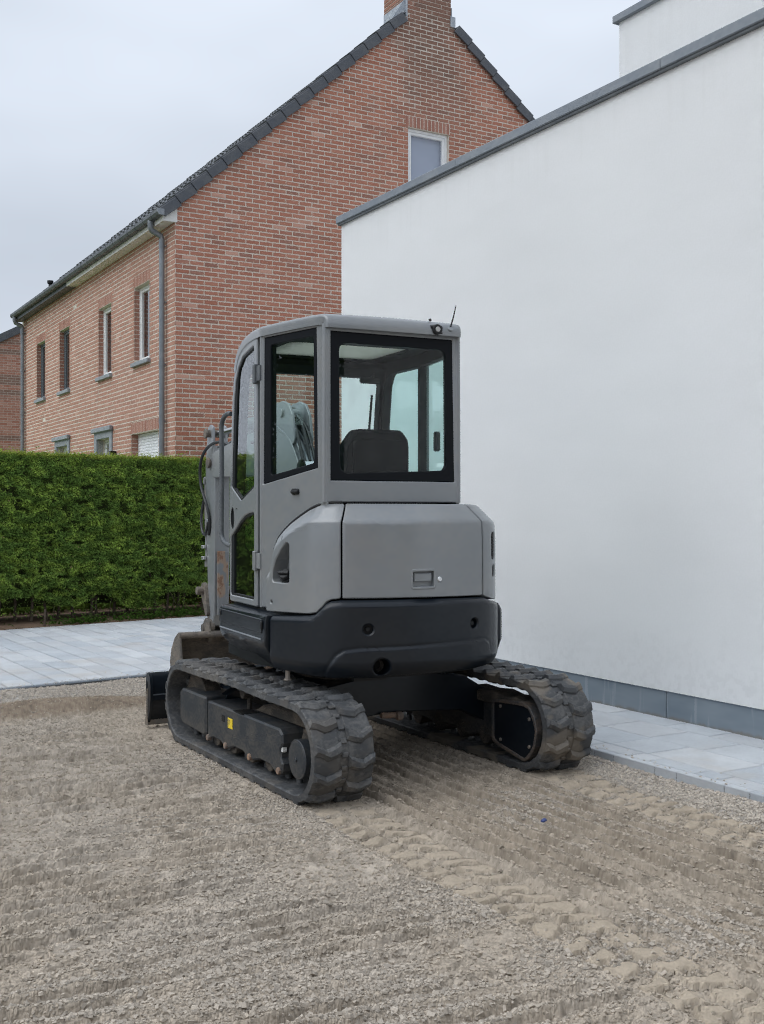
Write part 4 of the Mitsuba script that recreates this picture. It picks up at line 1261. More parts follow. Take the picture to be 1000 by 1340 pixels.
rw_out = Polygon([(.028, 1.672), (.808, 1.672), (.794, 2.492), (.028, 2.492)]).buffer(-.006).buffer(.006)
rw_in = rnd(Polygon([(.088, 1.712), (.757, 1.738), (.752, 2.430), (.080, 2.430)]), .045, 6)
rw_in = rw_in.union(Polygon())
rear = Polygon([(0, 1.553), (.842, 1.553), (.822, 2.55), (.0, 2.55)]).difference(rw_out)
q_out = Polygon([(.022, 1.662), (.565, 1.743), (.553, 2.52), (.030, 2.525)]).buffer(-.006).buffer(.006)
q_in = rnd(Polygon([(.094, 1.712), (.526, 1.772), (.520, 2.475), (.094, 2.475)]), .02, 4)
quarter = Polygon([(0, .94), (.30, .94), (.646, 1.3), (.646, 2.565), (0, 2.565)]).difference(q_out)
cabk = part('cab_frame', join(wall(RLp, RRp, rear, -.03, 0, .006), wall(Bp, RLp, quarter, -.03, 0, .006),
                              tube([(-.562, -.755, 1.553), (-.562, -.755, 2.53)], .0165, 14), tube([(-.713, -.144, .94), (-.713, -.144, 2.53)], .012, 12)), 'paint_grey', label='grey pressed steel cab frame')
rw = part('rear_window', wall(RLp, RRp, rw_out.buffer(-.003).difference(rw_in), -.022, -.006, .003), 'black_gloss', parent=None, label='large tinted rear window with black border')
part('glass', glass(RLp, RRp, rw_in.buffer(.006), -.015), 'glass_tint', smooth=False, parent=rw)
qw = part('quarter_window', wall(Bp, RLp, q_out.buffer(-.003).difference(q_in), -.022, -.006, .003), 'black_gloss', label='tall tinted quarter window behind the door')
part('glass', glass(Bp, RLp, q_in.buffer(.006), -.015), 'glass_tint', smooth=False, parent=qw)
# inner trim: the dark cab interior behind the painted frame
part('inner_trim', join(wall(RLp, RRp, Polygon([(0, 1.553), (.842, 1.553), (.822, 2.49), (0, 2.49)]).difference(rw_in.buffer(.01)), -.055, -.032, 0),
                        wall(Bp, RLp, Polygon([(0, .94), (.30, .94), (.646, 1.3), (.646, 2.49), (0, 2.49)]).difference(q_in.buffer(.01)), -.055, -.032, 0)), 'interior_dark', smooth=False, parent=cabk)
# door, from the B pillar (x = 0) to the front post
DL = math.hypot(FLp[0] - Bp[0], FLp[1] - Bp[1])
door_o = Polygon([(.062, .935), (.612, .935), (.622, 1.35), (.612, 1.62), (.588, 1.90), (.556, 2.20), (.53, 2.34), (.48, 2.435), (.40, 2.505), (.30, 2.54), (.062, 2.555)]).buffer(-.015).buffer(.015)
d_up = rnd(Polygon([(.118, 1.652), (.375, 1.572), (.573, 1.66), (.553, 1.92), (.522, 2.20), (.487, 2.32), (.43, 2.40), (.34, 2.46), (.118, 2.50)]), .018, 4)
d_lo = rnd(Polygon([(.118, .975), (.592, .975), (.585, 1.345), (.50, 1.385), (.40, 1.44), (.30, 1.478), (.225, 1.492), (.118, 1.500)]), .02, 4)
hole = Point(.548, 1.463).buffer(1, quad_segs=6)
hole = affinity.scale(hole, .026, .062)
dr_poly = door_o.difference(d_up).difference(d_lo)
dk = part('door', wall(Bp, FLp, dr_poly.difference(hole), -.03, .004, .006), 'paint_grey', label='grey cab door with two glazed openings')
for g, nm in ((d_up, 'upper'), (d_lo, 'lower')):
    part('window_seal', wall(Bp, FLp, g.buffer(.004).difference(g.buffer(-.013)), -.018, -.001, .002), 'black_plastic', parent=dk)
    part('glass', glass(Bp, FLp, g.buffer(-.008), -.010), 'glass_dark' if nm == 'lower' else 'glass_dark', smooth=False, parent=dk)
part('door_handle', join(wall(Bp, FLp, hole.buffer(.004), -.032, -.026, 0), wall(Bp, FLp, affinity.scale(hole, .55, .8).buffer(.001), -.028, -.004, .003), wall(Bp, FLp, hole.buffer(.006).difference(hole.buffer(-.002)), -.01, .007, .002)), 'black_plastic', parent=dk)
for x in (.455, .475):
    part('door_screw', wall(Bp, FLp, Point(x, 1.52).buffer(.006, quad_segs=3), 0, .006, .002), 'black_plastic', parent=dk)
for z in (2.32, 1.21):
    part('hinge', join(wall(Bp, FLp, rrect(.048, z - .058, .086, z + .058, .006), .004, .026, .005), wall(Bp, FLp, sbox(-.01, z - .045, .05, z + .045), -.002, .012, .003)), 'paint_grey' if z < 2 else 'zinc_dark', parent=dk)
part('door_lining', wall(Bp, FLp, door_o.buffer(-.005).difference(d_up.buffer(.004)).difference(d_lo.buffer(.004)), -.055, -.032, 0), 'interior_dark', smooth=False, parent=dk)


def front_lean(v):
    z = v[:, 1]
    v = v.copy()
    v[:, 2] -= np.interp(z, [.9, 1.62, 1.9, 2.2, 2.34, 2.45], [.0, 0.0, .025, .06, .085, .13])
    return v


f_out = Polygon([(0, .94), (1.06, .94), (1.06, 2.44), (0, 2.44)])
f_in = rnd(Polygon([(.075, 1.25), (.985, 1.25), (.985, 2.385), (.075, 2.385)]), .05, 5)
part('front_frame', wall(FLp, FRp, f_out.difference(f_in), -.07, 0, .006, length=.12, warp=front_lean), 'interior_dark', parent=cabk)
fg = part('windscreen', glass(FLp, FRp, f_in.buffer(.006).segmentize(.08), -.02, warp=front_lean), 'glass_clear', smooth=True, label='front windscreen')
r_out = Polygon([(0, .94), (.672, .94), (.66, 2.0), (.60, 2.36), (.52, 2.55), (0, 2.56)])
r_in = rnd(Polygon([(.004, 1.42), (.55, 1.42), (.535, 2.0), (.49, 2.33), (.44, 2.41), (.004, 2.41)]), .05, 5)
part('right_frame', wall(RMp, FRp, r_out.difference(r_in), -.06, 0, .006), 'interior_dark', parent=cabk)
r2_out = Polygon([(0, .94), (.556, .94), (.556, 2.56), (0, 2.555)])
r2_in = rnd(Polygon([(.045, 1.60), (.554, 1.60), (.554, 2.41), (.045, 2.41)]), .001, 2)
part('right_frame', wall(RRp, RMp, r2_out.difference(r2_in), -.06, -.021, 0), 'interior_dark', parent=cabk)
part('right_skin', join(wall(RRp, RMp, r2_out.difference(r2_in), -.02, 0, .006), tube([(.272, -.742, 1.553), (.268, -.742, 2.53)], .0165, 14)), 'paint_grey', parent=cabk)
rg = part('right_window', glass(RMp, FRp, r_in.buffer(.006), -.02), 'glass_tint', smooth=False, label='right-hand sliding side window')
part('glass', glass(RRp, RMp, r2_in.buffer(.006), -.02), 'glass_tint', smooth=False, parent=rg)
part('slider_post', bx(.340, .356, -.114, -.098, 1.42, 2.43, .003), 'black_plastic', parent=rg)
part('slider_catch', bx(.305, .345, -.40, -.37, 1.87, 1.99, .008), 'black_plastic', parent=rg)

# roof: a skin with rounded edges that curves down at the front
pb = np.array([[-.795, 2.505], [-.797, 2.535], [-.790, 2.560], [-.770, 2.578], [-.735, 2.587], [-.60, 2.592], [-.3, 2.595], [0.0, 2.593], [.12, 2.583], [.22, 2.560], [.30, 2.525], [.355, 2.475], [.385, 2.42], [.395, 2.40]])
tt = np.r_[0, np.cumsum(np.hypot(*np.diff(pb, axis=0).T))]
fine_t = np.linspace(0, tt[-1], 60)
prof = np.stack([np.interp(fine_t, tt, pb[:, 0]), np.interp(fine_t, tt, pb[:, 1])], 1)
tn = np.gradient(prof, axis=0)
tn /= np.hypot(*tn.T)[:, None]
pn = np.stack([-tn[:, 1], tn[:, 0]], 1)
aL = np.interp(prof[:, 0], [-.80, -.77, -.144, .40], [-.566, -.572, -.730, -.722])
aR = np.interp(prof[:, 0], [-.80, -.75, -.2, .40], [.272, .280, .372, .36])
cols = [(0, .062, .0), (0, .040, .0), (0, .020, .004), (.004, .009, 0), (.012, .003, 0), (.028, 0, 0)]
rows = []
for k in range(60):
    r = []
    for dx, dz, _ in cols:
        r.append((aL[k] + dx, dz))
    for x in np.linspace(.08, .92, 10):
        r.append((aL[k] * (1 - x) + aR[k] * x, -.006 * math.sin(math.pi * x)))
    for dx, dz, _ in cols[::-1]:
        r.append((aR[k] - dx, dz))
    rows.append([(a, prof[k, 0] - pn[k, 0] * dz, prof[k, 1] - pn[k, 1] * dz) for a, dz in r])
roof = grid_mesh(np.array(rows))
rc = roof[0][roof[1]].mean(1)
in_hatch = (rc[:, 0] > -.52) & (rc[:, 0] < .12) & (rc[:, 1] > -.30) & (rc[:, 1] < .25) & (rc[:, 2] > 2.5)
roof = (roof[0], roof[1][~in_hatch])
rk = part('roof', roof, 'paint_grey', smooth=50, label='grey cab roof with rounded edges')
lin = Polygon([(-.55, -.75), (.27, -.73), (.35, -.2), (.35, .34), (-.70, .34), (-.70, -.15)])
hatch = rnd(Polygon([(-.60, -.34), (.20, -.34), (.20, .30), (-.60, .30)]), .07)
part('roof_lining', join(plate(lin.difference(hatch), 2.485, 2.50, .004), plate(sbox(-.66, .315, .31, .35), 2.41, 2.485, .006), plate(hatch.difference(hatch.buffer(-.012)), 2.49, 2.56, 0)), 'interior_dark', parent=rk)
part('roof_hatch', (np.array([[-.62, -.36, 2.502], [.22, -.36, 2.502], [.22, .32, 2.502], [-.62, .32, 2.502]], float), np.array([[0, 1, 2], [0, 2, 3]])), 'hatch_plastic', smooth=False, parent=rk, label='pale translucent roof hatch')
lamp = np.array([.105, -.803, 2.535])
wl = part('work_lamp', join(rod(lamp + [0, -.012, 0], lamp + [0, .03, 0], .030, 18), bx(lamp[0] - .045, lamp[0] + .045, lamp[1] + .004, lamp[1] + .03, 2.505, 2.56, .008)), 'black_plastic')
part('lens', rod(lamp + [0, -.016, 0], lamp + [0, -.010, 0], .015, 14), 'lens_white', parent=wl)
ab = np.array([.195, -.790, 2.545])
an = part('antenna', tube([ab + [0, 0, 0], ab + [.018, -.004, .06], ab + [.036, -.006, .135]], [.0052, .0042, .003], 8), 'black_plastic')
part('antenna_base', join(rod(ab + [-.002, .012, -.012], ab + [.0, -.010, .004], .017, 12)), 'paint_grey', parent=an)
part('roof_bolt', rod((.075, -.775, 2.585), (.075, -.775, 2.598), .008, 8), 'black_plastic', parent=rk)
hk = on = None
qx = .357
lk = part('window_latch', join(wall(Bp, RLp, rrect(qx - .034, 1.597, qx + .036, 1.632, .012), 0, .010, .004), wall(Bp, RLp, rrect(qx - .020, 1.604, qx + .040, 1.622, .008), .010, .026, .006)), 'black_plastic')

# interior
seat = thing
sp = rnd(Polygon([(-.215, 1.45), (.215, 1.45), (.215, 1.93), (.16, 1.99), (-.14, 1.99), (-.215, 1.88)]), .05, 6)
sm_ = refine(plate(sp, -.05, .05, .02), .05)
sm_[0][:, 2] += 0.10 * (sm_[0][:, 0] / .215) ** 2 * -0.25
part('seat', join(place(sm_, (-.075, -.36, 0), X, Z, -Y), place(plate(rrect(-.23, 0, .23, .46, .06), 0, .12, .03), (-.075, -.34, 1.32), X, Y, Z)), 'fabric', label='black operator seat')
part('seat_shell', place(plate(rnd(Polygon([(-.17, 1.52), (.19, 1.52), (.19, 1.93), (-.17, 1.93)]), .04), 0.05, .066, .006), (-.075, -.36, 0), X, Z, -Y), 'fabric', parent=EX + '__seat')
part('console', bx(-.55, -.36, -.30, .22, 1.2, 1.55, .03), 'interior_dark')
part('console', bx(.16, .33, -.30, .22, 1.2, 1.50, .03), 'interior_dark')
js = part('joystick', join(tube([(-.36, .20, 1.52), (-.35, .22, 1.66)], .012, 8), tube([(-.35, .22, 1.66), (-.335, .23, 1.72), (-.315, .24, 1.80), (-.31, .245, 1.83)], [.022, .026, .030, .018], 10)), 'black_plastic')
part('travel_lever', tube([(-.55, .28, 1.25), (-.545, .30, 1.6), (-.51, .31, 1.72), (-.50, .31, 1.80), (-.56, .33, 1.92), (-.62, .34, 1.94)], .009, 8, 20), 'black_plastic')
part('floor_plate', plate(Polygon([(-.70, .44), (-.70, -.15), (-.60, -.6), (.3, -.6), (.34, .44)]), .90, .95, 0), 'interior_dark')
part('wiper', tube([(.20, .40, 1.55), (.215, .40, 1.9), (.235, .37, 2.28)], .009, 6), 'black_plastic')
part('rear_shelf', bx(-.54, .27, -.70, -.45, 1.30, 1.60, .02), 'interior_dark')
part('cab_mirror', join(tube([(.22, .30, 2.42), (.16, .22, 2.37)], .006, 6), place(plate(rrect(-.07, -.02, .07, .02, .018), 0, .02, .004), (.13, .18, 2.35), X, Z, -Y)), 'black_plastic')
part('grab_rail', tube([(-.70, .50, 2.13), (-.715, .58, 2.125), (-.72, .635, 2.08), (-.72, .645, 2.0), (-.72, .645, 1.4), (-.72, .635, 1.34), (-.715, .58, 1.30), (-.70, .50, 1.285)], .0155, 12, 60), 'zinc_dark', label='bent tube grab rail beside the door')

# -- boom, dipper, cylinders, hoses
boom = Polygon([(.58, .80), (.66, 1.25), (.84, 1.72), (.90, 1.80), (1.0, 1.92), (1.10, 2.01), (1.22, 2.07), (1.36, 2.12), (1.5, 2.15), (2.3, 2.10), (3.02, 2.02), (3.12, 1.95), (3.12, 1.85), (3.02, 1.80), (2.2, 1.79), (1.75, 1.78), (1.5, 1.68), (1.32, 1.45), (1.12, 1.10), (.86, .80)]).buffer(-.02).buffer(.02)
bm = part('boom', side_ex(boom, -.075, .075, .006), 'paint_grey', label='arched grey boom')
brk = rnd(Polygon([(1.0, 1.98), (1.06, 2.20), (1.14, 2.28), (1.26, 2.31), (1.42, 2.30), (1.56, 2.24), (1.66, 2.10), (1.5, 2.0)]), .04)
part('cylinder_bracket', join(side_ex(brk, -.075, -.055), side_ex(brk, .055, .075), rod((-.09, 1.26, 2.22), (.09, 1.26, 2.22), .032, 16)), 'paint_grey', parent=bm)
part('boom_rim', join(side_ex(boom.buffer(.012).difference(boom.buffer(-.006)).intersection(sbox(.5, 1.2, 1.6, 3)), -.081, -.069, .003), side_ex(boom.buffer(.012).difference(boom.buffer(-.006)).intersection(sbox(.5, 1.2, 1.6, 3)), .069, .081, .003)), 'paint_grey', parent=bm)
bk = [(1.20, 2.10), (1.0, 1.965), (.88, 1.83), (.80, 1.70), (.70, 1.50), (.62, 1.22), (.55, .95)]
for a in (-.048, -.016, .016, .048):
    part('hydraulic_pipe', tube([(a, b, z) for b, z in bk], .0085, 8, 30), 'zinc', parent=bm)
part('pipe_clamp', place(bx(-.085, .085, -.025, .025, .0, .028, .006), (0, .885, 1.822), X, np.array([0, .62, .78]), np.array([0, -.78, .62])), 'chrome_soft', parent=bm)
for i, (a, e) in enumerate(((-.05, .03), (0, .05), (.04, .02))):
    part('boom_hose', tube([(a, .90, 1.86), (a, 1.0, 2.0 + e), (a * .8, 1.15, 2.14 + e), (a * .6, 1.3, 2.17), (a * .6, 1.6, 2.2)], .012, 8, 24), 'hose_rubber', parent=bm)
part('boom_cylinder', join(rod((0, .62, .95), (0, 1.15, 1.5), .05, 16), rod((0, 1.1, 1.45), (0, 1.45, 1.82), .028, 14)), 'zinc_dark', parent=bm)
part('dipper_cylinder', join(rod((0, 1.26, 2.22), (0, 2.35, 2.21), .050, 18), rod((0, 2.28, 2.21), (0, 2.36, 2.21), .056, 18)), 'paint_grey_dirty', parent=bm)
part('dipper_rod', rod((0, 2.3, 2.21), (0, 3.16, 2.185), .026, 16), 'steel_bright', parent=bm)
dip = rnd(Polygon([(3.06, 2.245), (3.13, 2.27), (3.20, 2.25), (3.235, 2.10), (3.275, 1.90), (3.27, 1.70), (3.19, .62), (3.13, .50), (3.06, .50), (3.02, .60), (2.99, 1.60), (3.0, 1.90), (3.04, 2.08)]), .02)
dp = part('dipper_arm', join(side_ex(dip.difference(sbox(2.9, 2.08, 3.4, 2.4)), -.068, .068, .006), side_ex(dip.intersection(sbox(2.9, 1.95, 3.4, 2.4)), -.068, -.045), side_ex(dip.intersection(sbox(2.9, 1.95, 3.4, 2.4)), .045, .068)), 'paint_grey', label='grey dipper arm hanging upright in front of the cab')
part('wear_plate', bx(-.045, .050, 2.978, 2.996, .60, 1.16, .004), 'scuffed', parent=dp, label='scuffed rusty plate on the back of the dipper arm')
part('pin', join(rod((-.10, 3.14, 2.19), (.10, 3.14, 2.19), .034, 16), rod((-.115, 3.14, 2.19), (-.095, 3.14, 2.19), .045, 16)), 'dirty_steel', parent=dp)
part('pin', join(rod((-.095, 3.10, 1.93), (.095, 3.10, 1.93), .034, 16), rod((-.105, 3.10, 1.93), (-.085, 3.10, 1.93), .048, 16)), 'dirty_steel', parent=dp)
part('bucket_cylinder', join(rod((-.02, 3.32, 1.80), (-.02, 3.29, 1.03), .045, 18), rod((-.02, 3.291, 1.06), (-.02, 3.289, 1.01), .051, 18), rod((-.07, 3.32, 1.78), (.03, 3.32, 1.78), .035, 14)), 'paint_grey_dirty', parent=dp)
part('bucket_rod', rod((-.02, 3.29, 1.04), (-.02, 3.255, .80), .024, 16), 'steel_bright', parent=dp)
part('hose', tube([(-.055, 2.6, 2.06), (-.075, 2.95, 2.10), (-.10, 3.12, 2.06), (-.115, 3.27, 1.93), (-.11, 3.28, 1.75), (-.10, 3.15, 1.58), (-.085, 3.10, 1.45), (-.08, 3.14, 1.30)], .0135, 10, 60), 'hose_rubber', parent=dp)
part('hose', tube([(-.045, 3.38, 1.62), (-.06, 3.42, 1.5), (-.07, 3.40, 1.38), (-.075, 3.30, 1.30), (-.075, 3.20, 1.36), (-.08, 3.14, 1.44)], .013, 8, 40), 'hose_rubber', parent=dp)
part('hose', tube([(-.03, 3.35, 1.66), (-.03, 3.40, 1.60), (-.03, 3.385, 1.40), (-.03, 3.36, 1.10)], .011, 8, 30), 'steel_worn', parent=dp)
for z in (1.425, 1.19, 1.09):
    part('hose_clamp', bx(-.098, -.064, 3.11 if z > 1.3 else 3.25, 3.17 if z > 1.3 else 3.32, z - .014, z + .014, .004), 'chrome_soft' if z < 1.3 else 'zinc', parent=dp)
part('boom_pipe', join(tube([(-.04, 2.0, 2.145), (-.04, 2.75, 2.075), (-.055, 2.95, 2.06)], .0085, 8), tube([(-.01, 2.0, 2.145), (-.01, 2.75, 2.075), (-.02, 2.95, 2.06)], .0085, 8)), 'zinc_dark', parent=bm)
# linkage and bucket
pl = lambda pts, r: hull(np.vstack([np.array([[a, p[0] + rr * math.cos(t), p[1] + rr * math.sin(t)] for t in np.linspace(0, 2 * math.pi, 14)[:-1] for a in r]) for p, rr in pts]))
lk = part('bucket_link', join(pl([((3.265, .80), .072), ((3.17, .62), .04)], (-.095, -.066)), pl([((3.265, .80), .072), ((3.17, .62), .04)], (.066, .095)), pl([((3.265, .80), .06), ((3.21, .47), .055)], (-.05, .05)),
                              rod((-.155, 3.265, .80), (.155, 3.265, .80), .036, 14), rod((-.12, 3.21, .47), (.12, 3.21, .47), .04, 14)), 'dirty_steel', label='dirty bucket linkage')
part('quick_coupler', join(pl([((3.10, .50), .06), ((3.20, .46), .055), ((3.16, .40), .05)], (-.085, -.05)), pl([((3.10, .50), .06), ((3.20, .46), .055), ((3.16, .40), .05)], (.05, .085)), rod((-.11, 3.10, .52), (.11, 3.10, .52), .032, 14)), 'dirty_steel')
bp = np.array([(3.03, .445), (3.10, .452), (3.20, .40), (3.30, .30), (3.355, .18), (3.33, .08), (3.24, .025), (3.10, .012), (2.90, .010)])
ins = np.array([(3.035, .420), (3.095, .425), (3.185, .38), (3.28, .285), (3.33, .18), (3.31, .095), (3.23, .045), (3.10, .030), (2.90, .022)])
shellp = Polygon(list(bp) + list(ins[::-1]))
side_p = Polygon(list(bp) + [(2.93, .10)])
bu = part('bucket', join(side_ex(shellp, -.355, .355, .003), side_ex(side_p.buffer(-.004), -.372, -.353, .004), side_ex(side_p.buffer(-.004), .353, .372, .004), rod((-.372, 3.05, .432), (.372, 3.05, .432), .030, 16)), 'dirty_steel', label='mud-stained wide digging bucket resting on the ground')
for a0, a1 in ((-.11, -.088), (.088, .11)):
    part('bucket_ear', side_ex(rnd(Polygon([(3.02, .44), (3.06, .54), (3.14, .57), (3.24, .50), (3.25, .36), (3.12, .42)]), .02), a0, a1), 'dirty_steel', parent=bu)
part('swing_post', join(rod((0, .62, .55), (0, .62, 1.0), .12, 20), bx(-.14, .14, .3, .62, .58, .9, .02)), 'paint_grey_dirty')

# -- undercarriage
xf = Polygon([(-.74, .345), (-.48, .49), (-.2, .53), (.2, .53), (.48, .495), (.74, .345), (.74, .15), (.47, .28), (.0, .31), (-.47, .28), (-.74, .15)]).buffer(-.01).buffer(.01)
uc = low('undercarriage_frame', join(place(plate(xf, 0, .10, .006), (0, -.32, 0), X, Z, -Y), place(plate(xf, 0, .10, .006), (0, .42, 0), X, Z, Y), bx(-.42, .42, -.42, .5, .30, .50, .02)), 'navy', label='dark cross frame between the tracks')
low('hose_fitting', join(rod((-.12, -.44, .30), (-.02, -.44, .295), .018, 10), rod((-.02, -.45, .29), (.02, -.45, .29), .026, 8)), 'rusty', parent=uc)
blade_c = np.array([(0, .37), (-.025, .34), (-.040, .28), (-.040, .20), (-.025, .12), (.005, .05), (.045, .0), (.06, .0), (.025, .05), (-.005, .12), (-.018, .20), (-.016, .28), (0.005, .33), (.018, .37)])
bl = low('dozer_blade', join(place(plate(Polygon(blade_c + np.array([1.47, 0])), 0, 1.78, .003), (-.89, 0, 0), Y, Z, X), place(plate(Polygon(np.vstack([blade_c[:7], [(.085, 0), (.06, .06), (.05, .2), (.06, .30), (.045, .37)]]) + np.array([1.455, 0])).difference(rrect(1.475, .23, 1.50, .31, .011)), 0, .022, .003), (-.905, 0, 0), Y, Z, X),
                             place(plate(Polygon(np.vstack([blade_c[:7], [(.085, 0), (.06, .06), (.05, .2), (.06, .30), (.045, .37)]]) + np.array([1.455, 0])), 0, .022, .003), (.885, 0, 0), Y, Z, X), bx(-.89, .89, 1.42, 1.455, .175, .225, .008)), 'navy', label='dark dozer blade in front of the tracks')
low('blade_edge', join(bx(-.905, .905, 1.485, 1.53, .0, .06, .005), side_ex(Polygon([(1.46, .0), (1.53, 0), (1.50, .06), (1.485, .26), (1.47, .26), (1.475, .06)]), -.9085, -.905, .001)), 'steel_worn', parent=bl)
low('blade_arm', join(bx(-.36, -.26, .45, 1.44, .16, .28, .01), bx(.26, .36, .45, 1.44, .16, .28, .01)), 'navy', parent=bl)

HC, RO, YC = .862, .257, -.02          # half the wheelbase, radius of the belt's outer face, middle of the track
ZC = RO + .024 - .030
RUN = 4 * HC + 2 * math.pi * RO
NL = 36


def path(s, r):
    """Point and outward normal in (y, z) at arc length s (of the outer face), at radius r; starts at the rear end of the top run and goes round the rear."""
    s = np.asarray(s, float) % RUN
    arc = math.pi * RO
    out = np.zeros((len(s), 2)); n = np.zeros((len(s), 2))
    a = s < arc
    t = math.pi / 2 + s[a] / RO
    n[a] = np.stack([np.cos(t), np.sin(t)], 1); out[a] = np.array([YC - HC, ZC]) + n[a] * r
    b = (s >= arc) & (s < arc + 2 * HC)
    n[b] = (0, -1); out[b] = np.stack([YC - HC + s[b] - arc, np.full(b.sum(), ZC - r)], 1)
    c = (s >= arc + 2 * HC) & (s < 2 * arc + 2 * HC)
    t = -math.pi / 2 + (s[c] - arc - 2 * HC) / RO
    n[c] = np.stack([np.cos(t), np.sin(t)], 1); out[c] = np.array([YC + HC, ZC]) + n[c] * r
    d = s >= 2 * arc + 2 * HC
    x = s[d] - 2 * arc - 2 * HC
    n[d] = (0, 1); out[d] = np.stack([YC + HC - x, np.full(d.sum(), ZC + r)], 1)
    out[d, 1] += .012 * np.sin(np.pi * x / (2 * HC)) - .006 * np.sin(2 * np.pi * x / (2 * HC)) ** 2
    return out, n


def belt_mesh():
    sec = np.array([(-.175, -.036), (-.172, -.004), (-.165, 0), (-.03, 0), (-.024, -.006), (.024, -.006), (.03, 0), (.165, 0), (.172, -.004), (.175, -.036), (.165, -.042), (.06, -.042), (-.06, -.042), (-.165, -.042)])
    ss_ = np.linspace(0, RUN, 193)[:-1]
    rib = .006 * (np.arange(192) % 4 < 2)
    rows = []
    for k, s in enumerate(ss_):
        r = []
        for x, dz in sec:
            q, n = path([s], RO + dz - (rib[k] if dz < -.04 else 0))
            r.append((x, q[0, 0], q[0, 1]))
        rows.append(r)
    P = np.array(rows)
    P = np.concatenate([P, P[:1]], 0)
    P = np.concatenate([P, P[:, :1]], 1)
    m = grid_mesh(P)
    t = trimesh.Trimesh(*m, process=True)
    if t.volume < 0:
        t.invert()
    return tri(t)


def guide_mesh():
    out = []
    for k in range(NL):
        q, n = path([k * RUN / NL], RO - .042)
        tg = np.array([-n[0, 1], n[0, 0]])
        for a in (-.045, .045):
            out.append(place(bx(a - .014, a + .014, -.022, .022, -.038, .004, .008), (0, *q[0]), X, np.array([0, *tg]), np.array([0, *n[0]])))
        for j in (0, .5):          # small link blocks in the groove between the two rows
            q, n = path([(k + .25 + j) * RUN / NL], RO - .007)
            tg = np.array([-n[0, 1], n[0, 0]])
            out.append(place(bx(-.017, .017, -.013, .013, -.004, .012, .003), (0, *q[0]), X, np.array([0, *tg]), np.array([0, *n[0]])))
    return join(*out)


def lug_mesh():
    base = np.array([(.020, -.026), (.060, -.040), (.098, -.046), (.140, -.026), (.174, -.020), (.174, .024), (.146, .020), (.104, .002), (.066, .010), (.020, .026)])
    topv = np.array([(.026, -.014), (.062, -.024), (.098, -.029), (.138, -.011), (.163, -.005), (.163, .012), (.146, .008), (.104, -.011), (.068, -.003), (.026, .013)])
    base, topv = base * [1, 1.28], topv * [1, 1.28]
    n = len(base)
    v = np.vstack([np.column_stack([base, np.full(n, -.008)]), np.column_stack([base * [1, .96], np.full(n, .006)]), np.column_stack([topv * [1, 1.08], np.full(n, .0225)]), np.column_stack([topv, np.full(n, .025)])])
    f = []
    for L in range(3):
        for i in range(n):
            j = (i + 1) % n
            f += [[L * n + i, L * n + j, (L + 1) * n + j], [L * n + i, (L + 1) * n + j, (L + 1) * n + i]]
    import mapbox_earcut as ec
    c = ec.triangulate_float64(topv, np.array([n], np.uint32)).reshape(-1, 3)
    a = topv[c]
    cr = (a[:, 1, 0] - a[:, 0, 0]) * (a[:, 2, 1] - a[:, 0, 1]) - (a[:, 1, 1] - a[:, 0, 1]) * (a[:, 2, 0] - a[:, 0, 0])
    c[cr < 0] = c[cr < 0][:, ::-1]
    f = np.vstack([np.array(f), c + 3 * n])
    return v, f


belt, guide, lug = belt_mesh(), guide_mesh(), lug_mesh()
lug2 = (lug[0] * [-1, 1, 1], lug[1][:, ::-1])
lug_plys = [mikit.ply(m, 'mat_rubber', smooth=28) for m in (lug, lug2)]
frame_o = rnd(Polygon([(.44, .325), (-.64, .315), (-.66, .29), (-.645, .20), (-.665, .13), (-.63, .085), (-.32, .085), (.0, .085), (.44, .085)]), .012)
frame_o = Polygon([(.44, .325), (-.62, .325), (-.655, .30), (-.66, .25), (-.635, .215), (-.635, .17), (-.66, .14), (-.655, .10), (-.63, .075), (-.56, .08), (-.50, .105), (-.36, .11), (-.26, .085), (-.19, .085), (-.12, .11), (.02, .11), (.10, .085), (.17, .085), (.22, .105), (.34, .11), (.44, .09)]).buffer(-.004).buffer(.004)
idler_cover = rnd(Polygon([(.445, .345), (.87, .345), (.905, .32), (.905, .16), (.86, .115), (.47, .10), (.445, .12)]), .012)
